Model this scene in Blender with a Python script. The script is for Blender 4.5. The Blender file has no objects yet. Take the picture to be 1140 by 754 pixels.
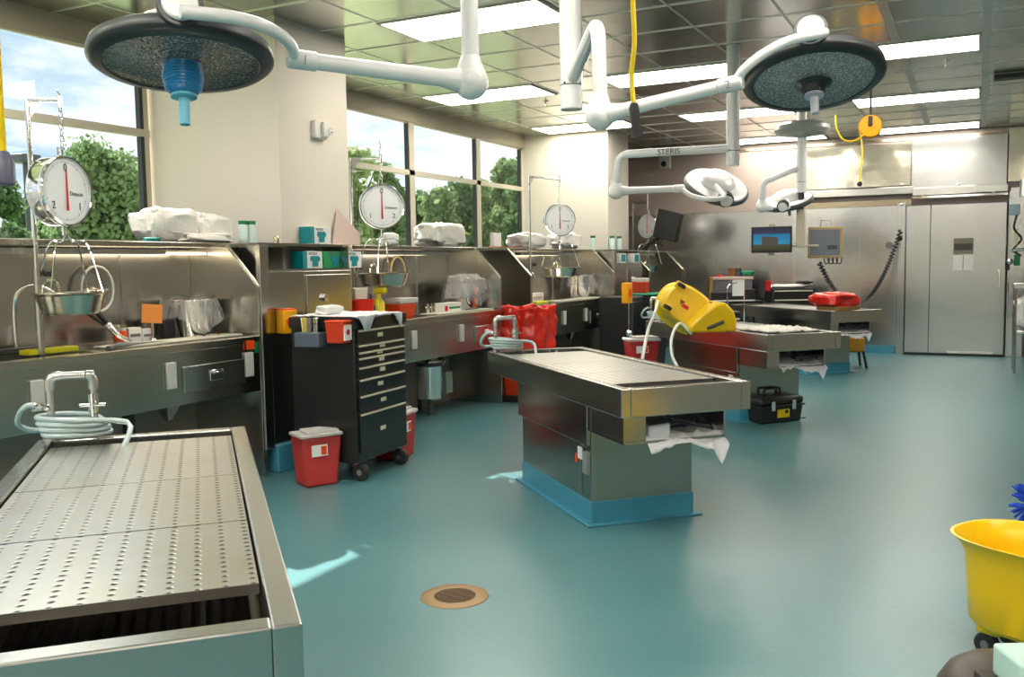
import bpy, math, random
from mathutils import Vector, Matrix, noise
random.seed(7)
R = math.radians
PI = math.pi
scn = bpy.context.scene
COL = scn.collection

# ---------------------------------------------------------------- camera
HC = 1.5
F = 1023.17
YAW, PIT, ROL = R(26.911), R(-4.649), R(-.882)
_fwd = Vector((math.cos(YAW)*math.cos(PIT), math.sin(YAW)*math.cos(PIT), math.sin(PIT)))
_rt = Vector((math.sin(YAW), -math.cos(YAW), 0))
_up = _rt.cross(_fwd)
_r2 = _rt*math.cos(ROL) + _up*math.sin(ROL)
_u2 = _up*math.cos(ROL) - _rt*math.sin(ROL)
cam_d = bpy.data.cameras.new('camera')
cam_d.sensor_width = 36
cam_d.lens = F/1140*36
cam_d.clip_start = .05
cam_d.clip_end = 500
cam = bpy.data.objects.new('camera', cam_d)
COL.objects.link(cam)
m3 = Matrix((_r2, _u2, -_fwd)).transposed()
cam.matrix_world = Matrix.Translation((0, 0, HC)) @ m3.to_4x4()
scn.camera = cam


def at(px, py, d):
    """photo pixel + forward distance -> point"""
    return Vector((0, 0, HC)) + (_fwd + _r2*((px-570)/F) + _u2*((377-py)/F))*d


def atY(px, py, Y):
    r = _fwd + _r2*((px-570)/F) + _u2*((377-py)/F)
    return Vector((0, 0, HC)) + r*(Y/r.y)


def atX(px, py, X):
    r = _fwd + _r2*((px-570)/F) + _u2*((377-py)/F)
    return Vector((0, 0, HC)) + r*(X/r.x)


def atZ(px, py, z):
    r = _fwd + _r2*((px-570)/F) + _u2*((377-py)/F)
    return Vector((0, 0, HC)) + r*((z-HC)/r.z)


# ---------------------------------------------------------------- view, world, sun
vs = scn.view_settings
vs.view_transform = 'Standard'
vs.look = 'None'
vs.gamma = 1
vs.use_curve_mapping = False
vs.exposure = 0.0
LAMP_EMIT = 14.5
SUN_E = 15.0
SKY_S = 1.35
cyc = scn.cycles
cyc.max_bounces = 10
cyc.diffuse_bounces = 4
cyc.glossy_bounces = 5
cyc.transparent_max_bounces = 24
cyc.sample_clamp_indirect = 6
cyc.caustics_reflective = False
cyc.caustics_refractive = False


class NT:
    """tiny node helper"""
    def __init__(s, tree):
        s.t = tree
        s.n = tree.nodes

    def add(s, kind, **kw):
        n = s.n.new(kind)
        for k, v in kw.items():
            setattr(n, k, v)
        return n

    def put(s, node, name, val):
        i = node.inputs[name]
        if hasattr(val, 'is_linked') or hasattr(val, 'links'):
            s.t.links.new(val, i)
        else:
            i.default_value = val

    def math(s, op, a, b=0.0, c=0.0):
        n = s.add('ShaderNodeMath', operation=op)
        s.put(n, 0, a)
        s.put(n, 1, b)
        if op in ('MULTIPLY_ADD', 'SMOOTH_MIN', 'COMPARE'):
            s.put(n, 2, c)
        return n.outputs[0]

    def mix(s, f, a, b):
        n = s.add('ShaderNodeMix', data_type='RGBA')
        s.put(n, 0, f)
        s.put(n, 6, a if not isinstance(a, tuple) else (*a[:3], 1))
        s.put(n, 7, b if not isinstance(b, tuple) else (*b[:3], 1))
        return n.outputs[2]

    def ramp(s, f, stops):
        n = s.add('ShaderNodeValToRGB')
        el = n.color_ramp.elements
        while len(el) < len(stops):
            el.new(.5)
        for e, (p, c) in zip(el, stops):
            e.position = p
            e.color = (*c, 1) if len(c) == 3 else c
        s.put(n, 0, f)
        return n.outputs[0]

    def noise(s, scale, detail=3, rough=.5, vec=None, stretch=None):
        n = s.add('ShaderNodeTexNoise')
        n.inputs['Scale'].default_value = scale
        n.inputs['Detail'].default_value = detail
        n.inputs['Roughness'].default_value = rough
        if vec is None:
            vec = s.add('ShaderNodeTexCoord').outputs['Object']
        if stretch:
            mp = s.add('ShaderNodeMapping')
            mp.inputs['Scale'].default_value = stretch
            s.t.links.new(vec, mp.inputs[0])
            vec = mp.outputs[0]
        s.t.links.new(vec, n.inputs['Vector'])
        return n.outputs[0]


def lin(r, g, b):
    def f(c):
        c /= 255
        return c/12.92 if c <= .04045 else ((c+.055)/1.055)**2.4
    return (f(r), f(g), f(b))


world = bpy.data.worlds.new('sky')
scn.world = world
world.use_nodes = True
w = NT(world.node_tree)
w.n.clear()
tc = w.add('ShaderNodeTexCoord').outputs['Generated']
cl = w.noise(2.6, 8, .62, tc, (1, 1, 2.2))
colr = w.ramp(cl, [(.30, lin(140, 180, 212)), (.40, lin(190, 212, 228)), (.47, lin(238, 243, 246)), (.8, lin(255, 255, 255))])
bg = w.add('ShaderNodeBackground')
w.put(bg, 'Color', colr)
bg.inputs['Strength'].default_value = SKY_S
w.t.links.new(bg.outputs[0], w.add('ShaderNodeOutputWorld').inputs[0])

sun_d = bpy.data.lights.new('sun', 'SUN')
sun_d.energy = SUN_E
sun_d.angle = R(.5)
sun_d.color = (1, .96, .88)
sun = bpy.data.objects.new('sun', sun_d)
COL.objects.link(sun)
sun.rotation_euler = Vector((-.50, -1.0, -.93)).to_track_quat('-Z', 'Y').to_euler()
sun.location = (8, 14, 12)


# ---------------------------------------------------------------- materials
MATS = {}


def mat(name, color=(.8, .8, .8), rough=.5, metal=0., emit=None, es=0., bump=None, alpha=None, trans=0., spec=.5, coat=0., varied=None):
    if name in MATS:
        return MATS[name]
    m = bpy.data.materials.new(name)
    m.use_nodes = True
    t = NT(m.node_tree)
    b = t.n['Principled BSDF']
    b.inputs['Base Color'].default_value = (*color, 1)
    b.inputs['Roughness'].default_value = rough
    b.inputs['Metallic'].default_value = metal
    b.inputs['Specular IOR Level'].default_value = spec
    b.inputs['Transmission Weight'].default_value = trans
    b.inputs['Coat Weight'].default_value = coat
    if emit:
        b.inputs['Emission Color'].default_value = (*emit, 1)
        b.inputs['Emission Strength'].default_value = es
    if alpha is not None:
        b.inputs['Alpha'].default_value = alpha
    if varied:   # (scale, other colour)
        n = t.noise(varied[0], 5, .6)
        c = t.ramp(n, [(.35, color), (.68, varied[1])])
        t.put(b, 'Base Color', c)
    if bump:     # (scale, strength)
        n = t.noise(bump[0], 4, .55)
        bp = t.add('ShaderNodeBump')
        bp.inputs['Strength'].default_value = bump[1]
        bp.inputs['Distance'].default_value = .01
        t.put(bp, 'Height', n)
        t.put(b, 'Normal', bp.outputs[0])
    MATS[name] = m
    return m


def steel(name, color=(.60, .60, .585), rough=.215, stretch=(1, 1, 60), scale=3., wav=.0, brush=.05, spots=0.):
    if name in MATS:
        return MATS[name]
    m = bpy.data.materials.new(name)
    m.use_nodes = True
    t = NT(m.node_tree)
    b = t.n['Principled BSDF']
    b.inputs['Metallic'].default_value = 1
    tcn = t.add('ShaderNodeTexCoord').outputs['Object']
    n = t.noise(scale, 4, .6, tcn, stretch)
    n2 = t.noise(1.7, 3, .5, tcn)
    rr = t.math('MULTIPLY_ADD', n2, .04, rough-.02)
    t.put(b, 'Roughness', rr)
    dark = tuple(c*.93 for c in color)
    c = t.mix(n, dark, color)
    if spots:
        n3 = t.noise(9, 6, .7, tcn)
        c = t.mix(t.math('MULTIPLY', t.ramp(n3, [(.55, (0, 0, 0)), (.75, (1, 1, 1))]), spots), c, tuple(x*.45 for x in color))
    t.put(b, 'Base Color', c)
    nrm = None
    if wav:
        n4 = t.noise(1.3, 2, .4, tcn)
        b2 = t.add('ShaderNodeBump')
        b2.inputs['Strength'].default_value = wav
        b2.inputs['Distance'].default_value = .05
        t.put(b2, 'Height', n4)
        nrm = b2.outputs[0]
    if nrm is not None:
        t.put(b, 'Normal', nrm)
    MATS[name] = m
    return m


STEEL = steel('brushed_steel')
STEELX = steel('brushed_steel_long', stretch=(2, 60, 60))
STEELW = steel('wall_steel', color=(.56, .56, .57), rough=0.200, stretch=(40, 40, 1.5), wav=.10, spots=.25)
STEELP = steel('polished_wavy_steel', color=(.72, .68, .58), rough=0.140, stretch=(2, 2, 20), wav=.5)
CHROME = mat('chrome', (.82, .82, .83), .08, 1)
BRASSY = mat('warm_chrome', (.72, .66, .52), .16, 1)
WHITEP = mat('white_enamel', (.90, .90, .92), .22, coat=.3)
DARKG = mat('dark_grey_housing', lin(82, 84, 88), .35)
DARKR = mat('dark_rim', lin(45, 46, 50), .3)
BLACK = mat('black_enamel', (.012, .013, .013), .30)
BLACKP = mat('black_plastic', (.015, .015, .017), .5)
RUBBER = mat('black_rubber', (.02, .02, .02), .65)
YEL = mat('yellow_plastic', lin(248, 205, 10), .32)
YELC = mat('yellow_cable', lin(250, 215, 0), .4)
CLOTH = mat('white_towel', lin(236, 233, 226), .95, bump=(60, .5))
CLOTHW = mat('white_pad', lin(232, 232, 238), .9, bump=(25, .6))
CREAM = mat('cream_board', lin(214, 212, 196), .45)
PAPER = mat('white_paper', lin(235, 235, 232), .8)
REDBAG = mat('red_bag_film', lin(225, 35, 18), .18, bump=(20, 1.0), coat=.5)
ORG = mat('orange_red_plastic', lin(240, 75, 25), .4)
REDC = mat('red_container', lin(200, 60, 30), .35)
TEALBOX = mat('teal_print', lin(0, 135, 145), .5)
GREENC = mat('green_cap', lin(10, 120, 70), .4)
COVE = mat('teal_cove', lin(72, 150, 178), .45, bump=(40, .15))
PIPEW = mat('grey_pipe', lin(205, 205, 205), .22, .85)
HOSE = mat('clear_hose', lin(188, 208, 210), .25)
HOSEW = mat('pale_hose', lin(216, 222, 220), .3)
LABELY = mat('pale_label', lin(222, 218, 190), .6)
BEIGEP = mat('drawer_pull_beige', lin(205, 198, 175), .4)
RED = mat('signal_red', lin(210, 25, 35), .5)
DIAL = mat('dial_white', lin(232, 236, 238), .35)
INK = mat('ink_black', (.01, .01, .01), .5)
PINKP = mat('pinkish_card', lin(214, 190, 180), .7)
BROWN = mat('wood_brown', lin(150, 90, 50), .5)
BLUEH = mat('blue_handle', lin(40, 140, 205), .25, coat=.5)
CYANH = mat('cyan_handle', lin(120, 205, 232), .3)
BLUEM = mat('blue_yarn', lin(45, 90, 215), .9)
GREYP = mat('grey_plastic', lin(120, 120, 128), .4)
GREENR = mat('green_rim', lin(30, 140, 100), .4)
SPONGE = mat('lime_sponge', lin(225, 220, 40), .7)
AMBER = mat('amber_reel', lin(250, 165, 10), .35)


def glassy(name, tint, tr=.85, rough=.08, body=None, bw=0., bump=None):
    """thin film: straight-through transparency, a sheen and some body colour"""
    if name in MATS:
        return MATS[name]
    m = bpy.data.materials.new(name)
    m.use_nodes = True
    t = NT(m.node_tree)
    t.n.clear()
    out = t.add('ShaderNodeOutputMaterial')
    tr_ = t.add('ShaderNodeBsdfTransparent')
    tr_.inputs[0].default_value = (*tint, 1)
    gl = t.add('ShaderNodeBsdfGlossy')
    gl.inputs['Roughness'].default_value = rough
    if bump:
        bp = t.add('ShaderNodeBump')
        bp.inputs['Strength'].default_value = bump[1]
        bp.inputs['Distance'].default_value = .01
        t.put(bp, 'Height', t.noise(bump[0], 4, .6))
        t.t.links.new(bp.outputs[0], gl.inputs['Normal'])
    mx = t.add('ShaderNodeMixShader')
    fr = t.add('ShaderNodeLayerWeight')
    fr.inputs[0].default_value = .5
    f = t.math('MULTIPLY_ADD', t.math('POWER', fr.outputs['Facing'], 4.0), .45, .02)
    t.put(mx, 0, f)
    t.t.links.new(tr_.outputs[0], mx.inputs[1])
    t.t.links.new(gl.outputs[0], mx.inputs[2])
    sh = mx.outputs[0]
    if body:
        df = t.add('ShaderNodeBsdfDiffuse')
        df.inputs[0].default_value = (*body, 1)
        m2 = t.add('ShaderNodeMixShader')
        m2.inputs[0].default_value = bw
        t.t.links.new(sh, m2.inputs[1])
        t.t.links.new(df.outputs[0], m2.inputs[2])
        sh = m2.outputs[0]
    t.t.links.new(sh, out.inputs[0])
    MATS[name] = m
    return m


GLASS = glassy('window_glass', (.93, .96, .95), .97, .01)
FILM = glassy('clear_bag_film', (.95, .95, .95), .9, .12, body=(.8, .8, .8), bw=.28, bump=(14, .8))
REDFILM = glassy('red_translucent', (.95, .35, .32), .9, .2, body=lin(235, 95, 95), bw=.42)
FROST = glassy('frosted_white', (.95, .95, .95), .9, .3, body=(.85, .85, .83), bw=.6)


def floor_mat():
    m = bpy.data.materials.new('teal_epoxy')
    m.use_nodes = True
    t = NT(m.node_tree)
    b = t.n['Principled BSDF']
    n = t.noise(.6, 4, .6)
    n2 = t.noise(260, 2, .5)
    c = t.mix(t.ramp(n, [(.3, (0, 0, 0)), (.7, (1, 1, 1))]), lin(78, 127, 134), lin(90, 137, 142))
    t.put(b, 'Base Color', c)
    t.put(b, 'Roughness', t.math('MULTIPLY_ADD', n, .04, .285))
    b.inputs['Specular IOR Level'].default_value = .6
    b.inputs['Coat Weight'].default_value = .08
    b.inputs['Coat Roughness'].default_value = .16
    bp = t.add('ShaderNodeBump')
    bp.inputs['Strength'].default_value = .22
    bp.inputs['Distance'].default_value = .004
    t.put(bp, 'Height', t.math('ADD', t.math('MULTIPLY', n2, .6), t.noise(28, 3, .6)))
    t.put(b, 'Normal', bp.outputs[0])
    return m


def perf_mat():
    """steel sheet with rows of small punched holes, in table coordinates"""
    m = bpy.data.materials.new('perforated_steel')
    m.use_nodes = True
    t = NT(m.node_tree)
    b = t.n['Principled BSDF']
    b.inputs['Metallic'].default_value = 1
    co = t.add('ShaderNodeTexCoord').outputs['Object']
    sp = t.add('ShaderNodeSeparateXYZ')
    t.t.links.new(co, sp.inputs[0])
    px_, py_ = .0338, .0555

    def cell(v, p):
        a = t.math('DIVIDE', v, p)
        f = t.math('FRACT', t.math('ADD', a, 100.0))
        return t.math('MULTIPLY', t.math('SUBTRACT', f, .5), p)
    fx = cell(sp.outputs[0], px_)
    fy = cell(sp.outputs[1], py_)
    d = t.math('SQRT', t.math('ADD', t.math('MULTIPLY', fx, fx), t.math('MULTIPLY', fy, fy)))
    hole = t.math('LESS_THAN', d, .0052)
    rim = t.math('LESS_THAN', d, .0082)
    n = t.noise(3, 5, .6, co)
    stain = t.ramp(n, [(.45, (0, 0, 0)), (.85, (1, 1, 1))])
    c = t.mix(t.math('MULTIPLY', stain, .7), (.60, .60, .58), (.50, .42, .27))
    c = t.mix(rim, c, (.42, .42, .40))
    c = t.mix(hole, c, (.01, .01, .01))
    t.put(b, 'Base Color', c)
    t.put(b, 'Roughness', t.math('MULTIPLY_ADD', n, .03, .285))
    bp = t.add('ShaderNodeBump')
    bp.inputs['Strength'].default_value = .6
    bp.inputs['Distance'].default_value = .003
    hh = t.math('SUBTRACT', 1.0, t.math('SMOOTH_MIN', t.math('DIVIDE', d, .009), 1.0, .2))
    t.put(bp, 'Height', t.math('MULTIPLY', hh, -1.0))
    t.put(b, 'Normal', bp.outputs[0])
    return m


def ceil_mat():
    m = bpy.data.materials.new('metal_ceiling_tile')
    m.use_nodes = True
    t = NT(m.node_tree)
    b = t.n['Principled BSDF']
    b.inputs['Metallic'].default_value = 1
    co = t.add('ShaderNodeTexCoord').outputs['Object']
    n = t.noise(.9, 2, .5, co)
    b.inputs['Base Color'].default_value = (.62, .62, .58, 1)
    t.put(b, 'Roughness', t.math('MULTIPLY_ADD', n, .08, .16))
    bp = t.add('ShaderNodeBump')
    bp.inputs['Strength'].default_value = .25
    bp.inputs['Distance'].default_value = .02
    t.put(bp, 'Height', t.noise(1.6, 2, .5, co))
    t.put(b, 'Normal', bp.outputs[0])
    return m


def sparkle_mat(name, dark, light, scale, thr=.52):
    m = bpy.data.materials.new(name)
    m.use_nodes = True
    t = NT(m.node_tree)
    b = t.n['Principled BSDF']
    co = t.add('ShaderNodeTexCoord').outputs['Object']
    v = t.add('ShaderNodeTexVoronoi')
    v.inputs['Scale'].default_value = scale
    t.t.links.new(co, v.inputs['Vector'])
    dots = t.math('LESS_THAN', v.outputs['Distance'], thr)  # pale dots paint the sparkle of the lens into its colour
    c = t.mix(dots, dark, light)
    c = t.mix(t.math('MULTIPLY', t.noise(14, 3, .6, co), .5), c, tuple(q*.4 for q in dark))
    t.put(b, 'Base Color', c)
    b.inputs['Metallic'].default_value = .25
    b.inputs['Roughness'].default_value = .12
    bp = t.add('ShaderNodeBump')
    bp.inputs['Strength'].default_value = 1
    bp.inputs['Distance'].default_value = .02
    t.put(bp, 'Height', v.outputs['Distance'])
    t.put(b, 'Normal', bp.outputs[0])
    b.inputs['Coat Weight'].default_value = .6
    return m


def leaf_mat(name, c1, c2):
    m = bpy.data.materials.new(name)
    m.use_nodes = True
    t = NT(m.node_tree)
    t.n.clear()
    out = t.add('ShaderNodeOutputMaterial')
    df = t.add('ShaderNodeBsdfDiffuse')
    tl = t.add('ShaderNodeBsdfTranslucent')
    c = t.mix(t.noise(.9, 4, .7), c1, c2)
    t.put(df, 0, c)
    t.put(tl, 0, c)
    mx = t.add('ShaderNodeMixShader')
    mx.inputs[0].default_value = .4
    t.t.links.new(df.outputs[0], mx.inputs[1])
    t.t.links.new(tl.outputs[0], mx.inputs[2])
    t.t.links.new(mx.outputs[0], out.inputs[0])
    return m


FLOOR, PERF, CEIL = floor_mat(), perf_mat(), ceil_mat()
LENSD = sparkle_mat('lens_dark', (.26, .25, .235), (1, .97, .9), 75, .24)
LENSL = sparkle_mat('lens_bright', (.42, .47, .54), (1, 1, 1.0), 85, .36)
PAINT = mat('painted_wall', lin(226, 218, 206), .75, bump=(30, .08))
PAINTD = mat('painted_back_wall', lin(192, 176, 168), .7, bump=(30, .08))
HEADER = mat('header_beige', lin(168, 160, 140), .6)
FRAME = mat('window_frame_tan', lin(196, 190, 172), .4)
FRAMED = mat('window_gasket', lin(40, 46, 46), .4)
LAMPM = mat('light_diffuser', (.9, .88, .8), .6, emit=(1, .93, .80), es=LAMP_EMIT)
LAMPF = mat('light_frame', (.6, .58, .5), .4)


# ---------------------------------------------------------------- mesh builder
class MB:
    def __init__(s):
        s.v = []
        s.f = []

    def add(s, vs_, fs):
        o = len(s.v)
        s.v += [Vector(p) for p in vs_]
        s.f += [tuple(i+o for i in q) for q in fs]
        return s

    def box(s, x0, x1, y0, y1, z0, z1):
        return s.add([(x, y, z) for x in (x0, x1) for y in (y0, y1) for z in (z0, z1)],
                     [(0, 1, 3, 2), (4, 6, 7, 5), (0, 4, 5, 1), (2, 3, 7, 6), (0, 2, 6, 4), (1, 5, 7, 3)])

    def cbox(s, c, size, rot=None):
        h = [k/2 for k in size]
        M = (rot.to_4x4() if rot else Matrix.Identity(4))
        return s.add([Vector(c)+M @ Vector((x*h[0], y*h[1], z*h[2])) for x in (-1, 1) for y in (-1, 1) for z in (-1, 1)],
                     [(0, 1, 3, 2), (4, 6, 7, 5), (0, 4, 5, 1), (2, 3, 7, 6), (0, 2, 6, 4), (1, 5, 7, 3)])

    def frustum(s, c, sx, sy, tx, ty, h):
        x, y, z = c
        a = [(x+i*sx/2, y+j*sy/2, z) for i, j in ((-1, -1), (1, -1), (1, 1), (-1, 1))]
        b = [(x+i*tx/2, y+j*ty/2, z+h) for i, j in ((-1, -1), (1, -1), (1, 1), (-1, 1))]
        return s.add(a+b, [(3, 2, 1, 0), (4, 5, 6, 7), (0, 1, 5, 4), (1, 2, 6, 5), (2, 3, 7, 6), (3, 0, 4, 7)])

    def prism(s, poly, a, b, axis='x'):
        """poly in the other two axes, extruded from a to b along axis"""
        n = len(poly)

        def P(t, q):
            return {'x': (t, q[0], q[1]), 'y': (q[0], t, q[1]), 'z': (q[0], q[1], t)}[axis]
        vs_ = [P(a, q) for q in poly]+[P(b, q) for q in poly]
        return s.add(vs_, [tuple(range(n))[::-1], tuple(range(n, 2*n))]+[(i, (i+1) % n, n+(i+1) % n, n+i) for i in range(n)])

    def tube(s, pts, r, n=10, closed=False, caps=True):
        pts = [Vector(p) for p in pts]
        k = len(pts)
        rs = r if isinstance(r, (list, tuple)) else [r]*k
        prev = None
        rings = []
        for i, p in enumerate(pts):
            if closed:
                t = pts[(i+1) % k]-pts[i-1]
            else:
                t = pts[min(i+1, k-1)]-pts[max(i-1, 0)]
            if t.length < 1e-9:
                t = Vector((0, 0, 1))
            t.normalize()
            if prev is None:
                a = t.orthogonal().normalized()
            else:
                a = prev-t*prev.dot(t)
                a = a.normalized() if a.length > 1e-6 else t.orthogonal().normalized()
            prev = a
            b = t.cross(a)
            rings.append([p+(a*math.cos(2*PI*j/n)+b*math.sin(2*PI*j/n))*rs[i] for j in range(n)])
        o = len(s.v)
        for rg in rings:
            s.v += rg
        m = k if closed else k-1
        for i in range(m):
            i2 = (i+1) % k
            for j in range(n):
                s.f.append((o+i*n+j, o+i*n+(j+1) % n, o+i2*n+(j+1) % n, o+i2*n+j))
        if caps and not closed:
            s.f.append(tuple(o+j for j in range(n))[::-1])
            s.f.append(tuple(o+(k-1)*n+j for j in range(n)))
        return s

    def lathe(s, prof, c=(0, 0, 0), n=32, M=None, sx=1., sy=1.):
        """profile of (r, z); r = 0 closes"""
        c = Vector(c)
        o = len(s.v)
        idx = []
        for (r, z) in prof:
            if r <= 1e-6:
                p = Vector((0, 0, z))
                s.v.append(c+(M @ p if M else p))
                idx.append([len(s.v)-1]*n)
            else:
                row = []
                for j in range(n):
                    p = Vector((r*sx*math.cos(2*PI*j/n), r*sy*math.sin(2*PI*j/n), z))
                    s.v.append(c+(M @ p if M else p))
                    row.append(len(s.v)-1)
                idx.append(row)
        for a, b in zip(idx, idx[1:]):
            for j in range(n):
                q = (a[j], a[(j+1) % n], b[(j+1) % n], b[j])
                u = []
                for x in q:
                    if x not in u:
                        u.append(x)
                if len(u) > 2:
                    s.f.append(tuple(u))
        return s

    def sphere(s, c, r, n=16, sc=(1, 1, 1)):
        c = Vector(c)
        o = len(s.v)
        m = n//2
        for i in range(m+1):
            a = PI*i/m
            for j in range(n):
                b = 2*PI*j/n
                s.v.append(c+Vector((r*sc[0]*math.sin(a)*math.cos(b), r*sc[1]*math.sin(a)*math.sin(b), r*sc[2]*math.cos(a))))
        for i in range(m):
            for j in range(n):
                s.f.append((o+i*n+j, o+(i+1)*n+j, o+(i+1)*n+(j+1) % n, o+i*n+(j+1) % n))
        return s

    def grid(s, fn, nu, nv, thick=0.):
        """surface fn(u, v) over 0..1"""
        o = len(s.v)
        for i in range(nu+1):
            for j in range(nv+1):
                s.v.append(Vector(fn(i/nu, j/nv)))
        for i in range(nu):
            for j in range(nv):
                a = o+i*(nv+1)+j
                s.f.append((a, a+1, a+nv+2, a+nv+1))
        return s

    def jitter(s, amp, freq, seed=0.):
        for p in s.v:
            q = p*freq+Vector((seed, seed*1.7, seed*.3))
            p += noise.noise_vector(q)*amp
        return s

    def build(s, name, material, parent=None, loc=(0, 0, 0), rot=None, bev=0., smooth=40, solid=0., kind=None, label=None, sub=0):
        me = bpy.data.meshes.new(name)
        me.from_pydata([tuple(p) for p in s.v], [], s.f)
        me.validate()
        if smooth:
            me.polygons.foreach_set('use_smooth', [True]*len(me.polygons))
            me.set_sharp_from_angle(angle=R(smooth))
        me.materials.append(material)
        me.update()
        o = bpy.data.objects.new(name, me)
        COL.objects.link(o)
        o.location = loc
        if rot is not None:
            o.rotation_euler = rot
        if parent is not None:
            o.parent = parent
        if solid:
            md = o.modifiers.new('thick', 'SOLIDIFY')
            md.thickness = solid
            md.offset = 0
        if bev:
            md = o.modifiers.new('bevel', 'BEVEL')
            md.width = bev
            md.segments = 2
            md.limit_method = 'ANGLE'
        if sub:
            md = o.modifiers.new('sub', 'SUBSURF')
            md.levels = md.render_levels = sub
        if kind:
            o['kind'] = kind
        if label:
            o['label'] = label
        return o


def tag(o, label, cat, group=None, kind=None):
    o['label'] = label
    o['category'] = cat
    if group:
        o['group'] = group
    if kind:
        o['kind'] = kind
    return o


def thing(name, label, cat, loc=(0, 0, 0), rz=0., group=None):
    o = bpy.data.objects.new(name, None)
    COL.objects.link(o)
    o.location = loc
    o.rotation_euler = (0, 0, rz)
    o.empty_display_size = .1
    return tag(o, label, cat, group)


def text(name, body, size, material, parent, M, ext=.0008):
    cu = bpy.data.curves.new(name, 'FONT')
    cu.body = body
    cu.size = size
    cu.align_x = 'CENTER'
    cu.align_y = 'CENTER'
    cu.extrude = ext
    tmp = bpy.data.objects.new(name+'_tmp', cu)
    COL.objects.link(tmp)
    dg = bpy.context.evaluated_depsgraph_get()
    me = bpy.data.meshes.new_from_object(tmp.evaluated_get(dg))
    bpy.data.objects.remove(tmp)
    me.materials.clear()
    me.materials.append(material)
    o = bpy.data.objects.new(name, me)
    COL.objects.link(o)
    o.parent = parent
    o.matrix_local = M
    return o


def basis(xa, ya, za, loc=(0, 0, 0)):
    M = Matrix((Vector(xa), Vector(ya), Vector(za))).transposed().to_4x4()
    return Matrix.Translation(loc) @ M


def smooth_path(pts, k=6):
    """Catmull-Rom through points"""
    P = [Vector(p) for p in pts]
    P = [P[0]*2-P[1]]+P+[P[-1]*2-P[-2]]
    out = []
    for i in range(1, len(P)-2):
        for j in range(k):
            t = j/k
            a, b, c, d = P[i-1], P[i], P[i+1], P[i+2]
            out.append(.5*((2*b)+(c-a)*t+(2*a-5*b+4*c-d)*t*t+(3*b-a-3*c+d)*t**3))
    out.append(P[-2])
    return out


def S(o):
    o['kind'] = 'structure'
    return o


# ---------------------------------------------------------------- the room
ZC = 3.42
YW = 6.22
XB = 15.6
XF = -3.5
YR = -3.2
S(MB().box(XF-.2, XB+.2, YR-.2, YW+.3, -.12, 0).build('floor', FLOOR, smooth=0))
S(MB().box(XF-.2, XB+.2, YR-.2, YW+.3, ZC, ZC+.12).build('ceiling', CEIL, smooth=0))
# ceiling grid bars
g = MB()
k = 0
x = 9.02-.717*17
while x < XB:
    if x > XF:
        g.box(x-.010, x+.010, YR, YW, ZC-.006, ZC+.001)
    x += .717
y = -.02-.717*4
while y < YW:
    wd = .035 if abs(y+.02) < .01 or abs(y-.697) < .01 else .010
    g.box(XF, XB, y-wd, y+wd, ZC-.004, ZC+.001)
    y += .717
S(g.build('trim_1', mat('ceiling_grid_metal', (.62, .63, .62), .35, .8), smooth=0))

# window wall
wl = MB()
wl.box(XF, XB, YW, YW+.025, 0, 1.70)
wl.box(XF, XB, YW, YW+.025, 3.235, ZC)
wl.box(5.62, 6.50, YW, YW+.025, 1.70, 3.235)
wl.box(12.72, XB, YW, YW+.025, 1.70, 3.235)
wl.box(XF, -2.5, YW, YW+.025, 1.70, 3.235)
S(wl.build('wall_left', PAINT, smooth=0))
S(MB().box(XF, 5.62, YW-.025, YW, 3.235, ZC).box(6.50, 12.72, YW-.025, YW, 3.235, ZC).build('trim_2', HEADER, smooth=0))
S(MB().box(5.62, 6.50, 4.85, YW, 0, ZC).build('trim_3', PAINT, smooth=0))
S(MB().box(12.72, 13.60, 4.85, YW, 0, ZC).build('trim_4', PAINT, smooth=0))
S(MB().box(XF-.2, XF, YR, YW+.2, 0, ZC).build('wall_front', PAINT, smooth=0))
S(MB().box(XF, XB, YR-.2, YR, 0, ZC).build('wall_right', mat('right_wall_tan', lin(158, 148, 130), .5), smooth=0))


def window(nm, x0, x1, mull):
    f = MB()
    zb, zt = 1.70, 3.235
    f.box(x0, x0+.05, YW, YW+.045, zb, zt)
    f.box(x1-.05, x1, YW, YW+.045, zb, zt)
    f.box(x0, x1, YW, YW+.045, zb, zb+.04)
    f.box(x0, x1, YW, YW+.03, zt-.015, zt)
    f.box(x0, x1, YW-.01, YW+.045, 2.60, 2.66)
    for a in mull:
        f.box(a-.055, a+.055, YW-.01, YW+.045, zb, zt)
    o = S(f.build(nm, FRAME, smooth=0))
    ed = [x0+.05]+[b for a in mull for b in (a-.055, a+.055)]+[x1-.05]
    gk = MB()
    for a in list(mull)+[x1+.0]:
        gk.box(a-.075 if a < x1 else a-.085, a-.055 if a < x1 else a-.05, YW+.0, YW+.05, zb, zt)
    gk.build('gasket', FRAMED, o, smooth=0)
    for i in range(0, len(ed), 2):
        for (a, b) in ((zb+.04, 2.60), (2.66, zt-.03)):
            MB().add([(ed[i], YW+.03, a), (ed[i+1], YW+.03, a), (ed[i+1], YW+.03, b), (ed[i], YW+.03, b)], [(0, 1, 2, 3)]).build('pane', GLASS, o, smooth=0)
    return o


window('window_1', -2.5, 5.60, [-.7, 1.2, 3.1])
m1 = atY(458.5, 200, YW).x
m2 = atY(532.5, 200, YW).x
window('window_2', 6.52, 12.70, [m1, m2])

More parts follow.
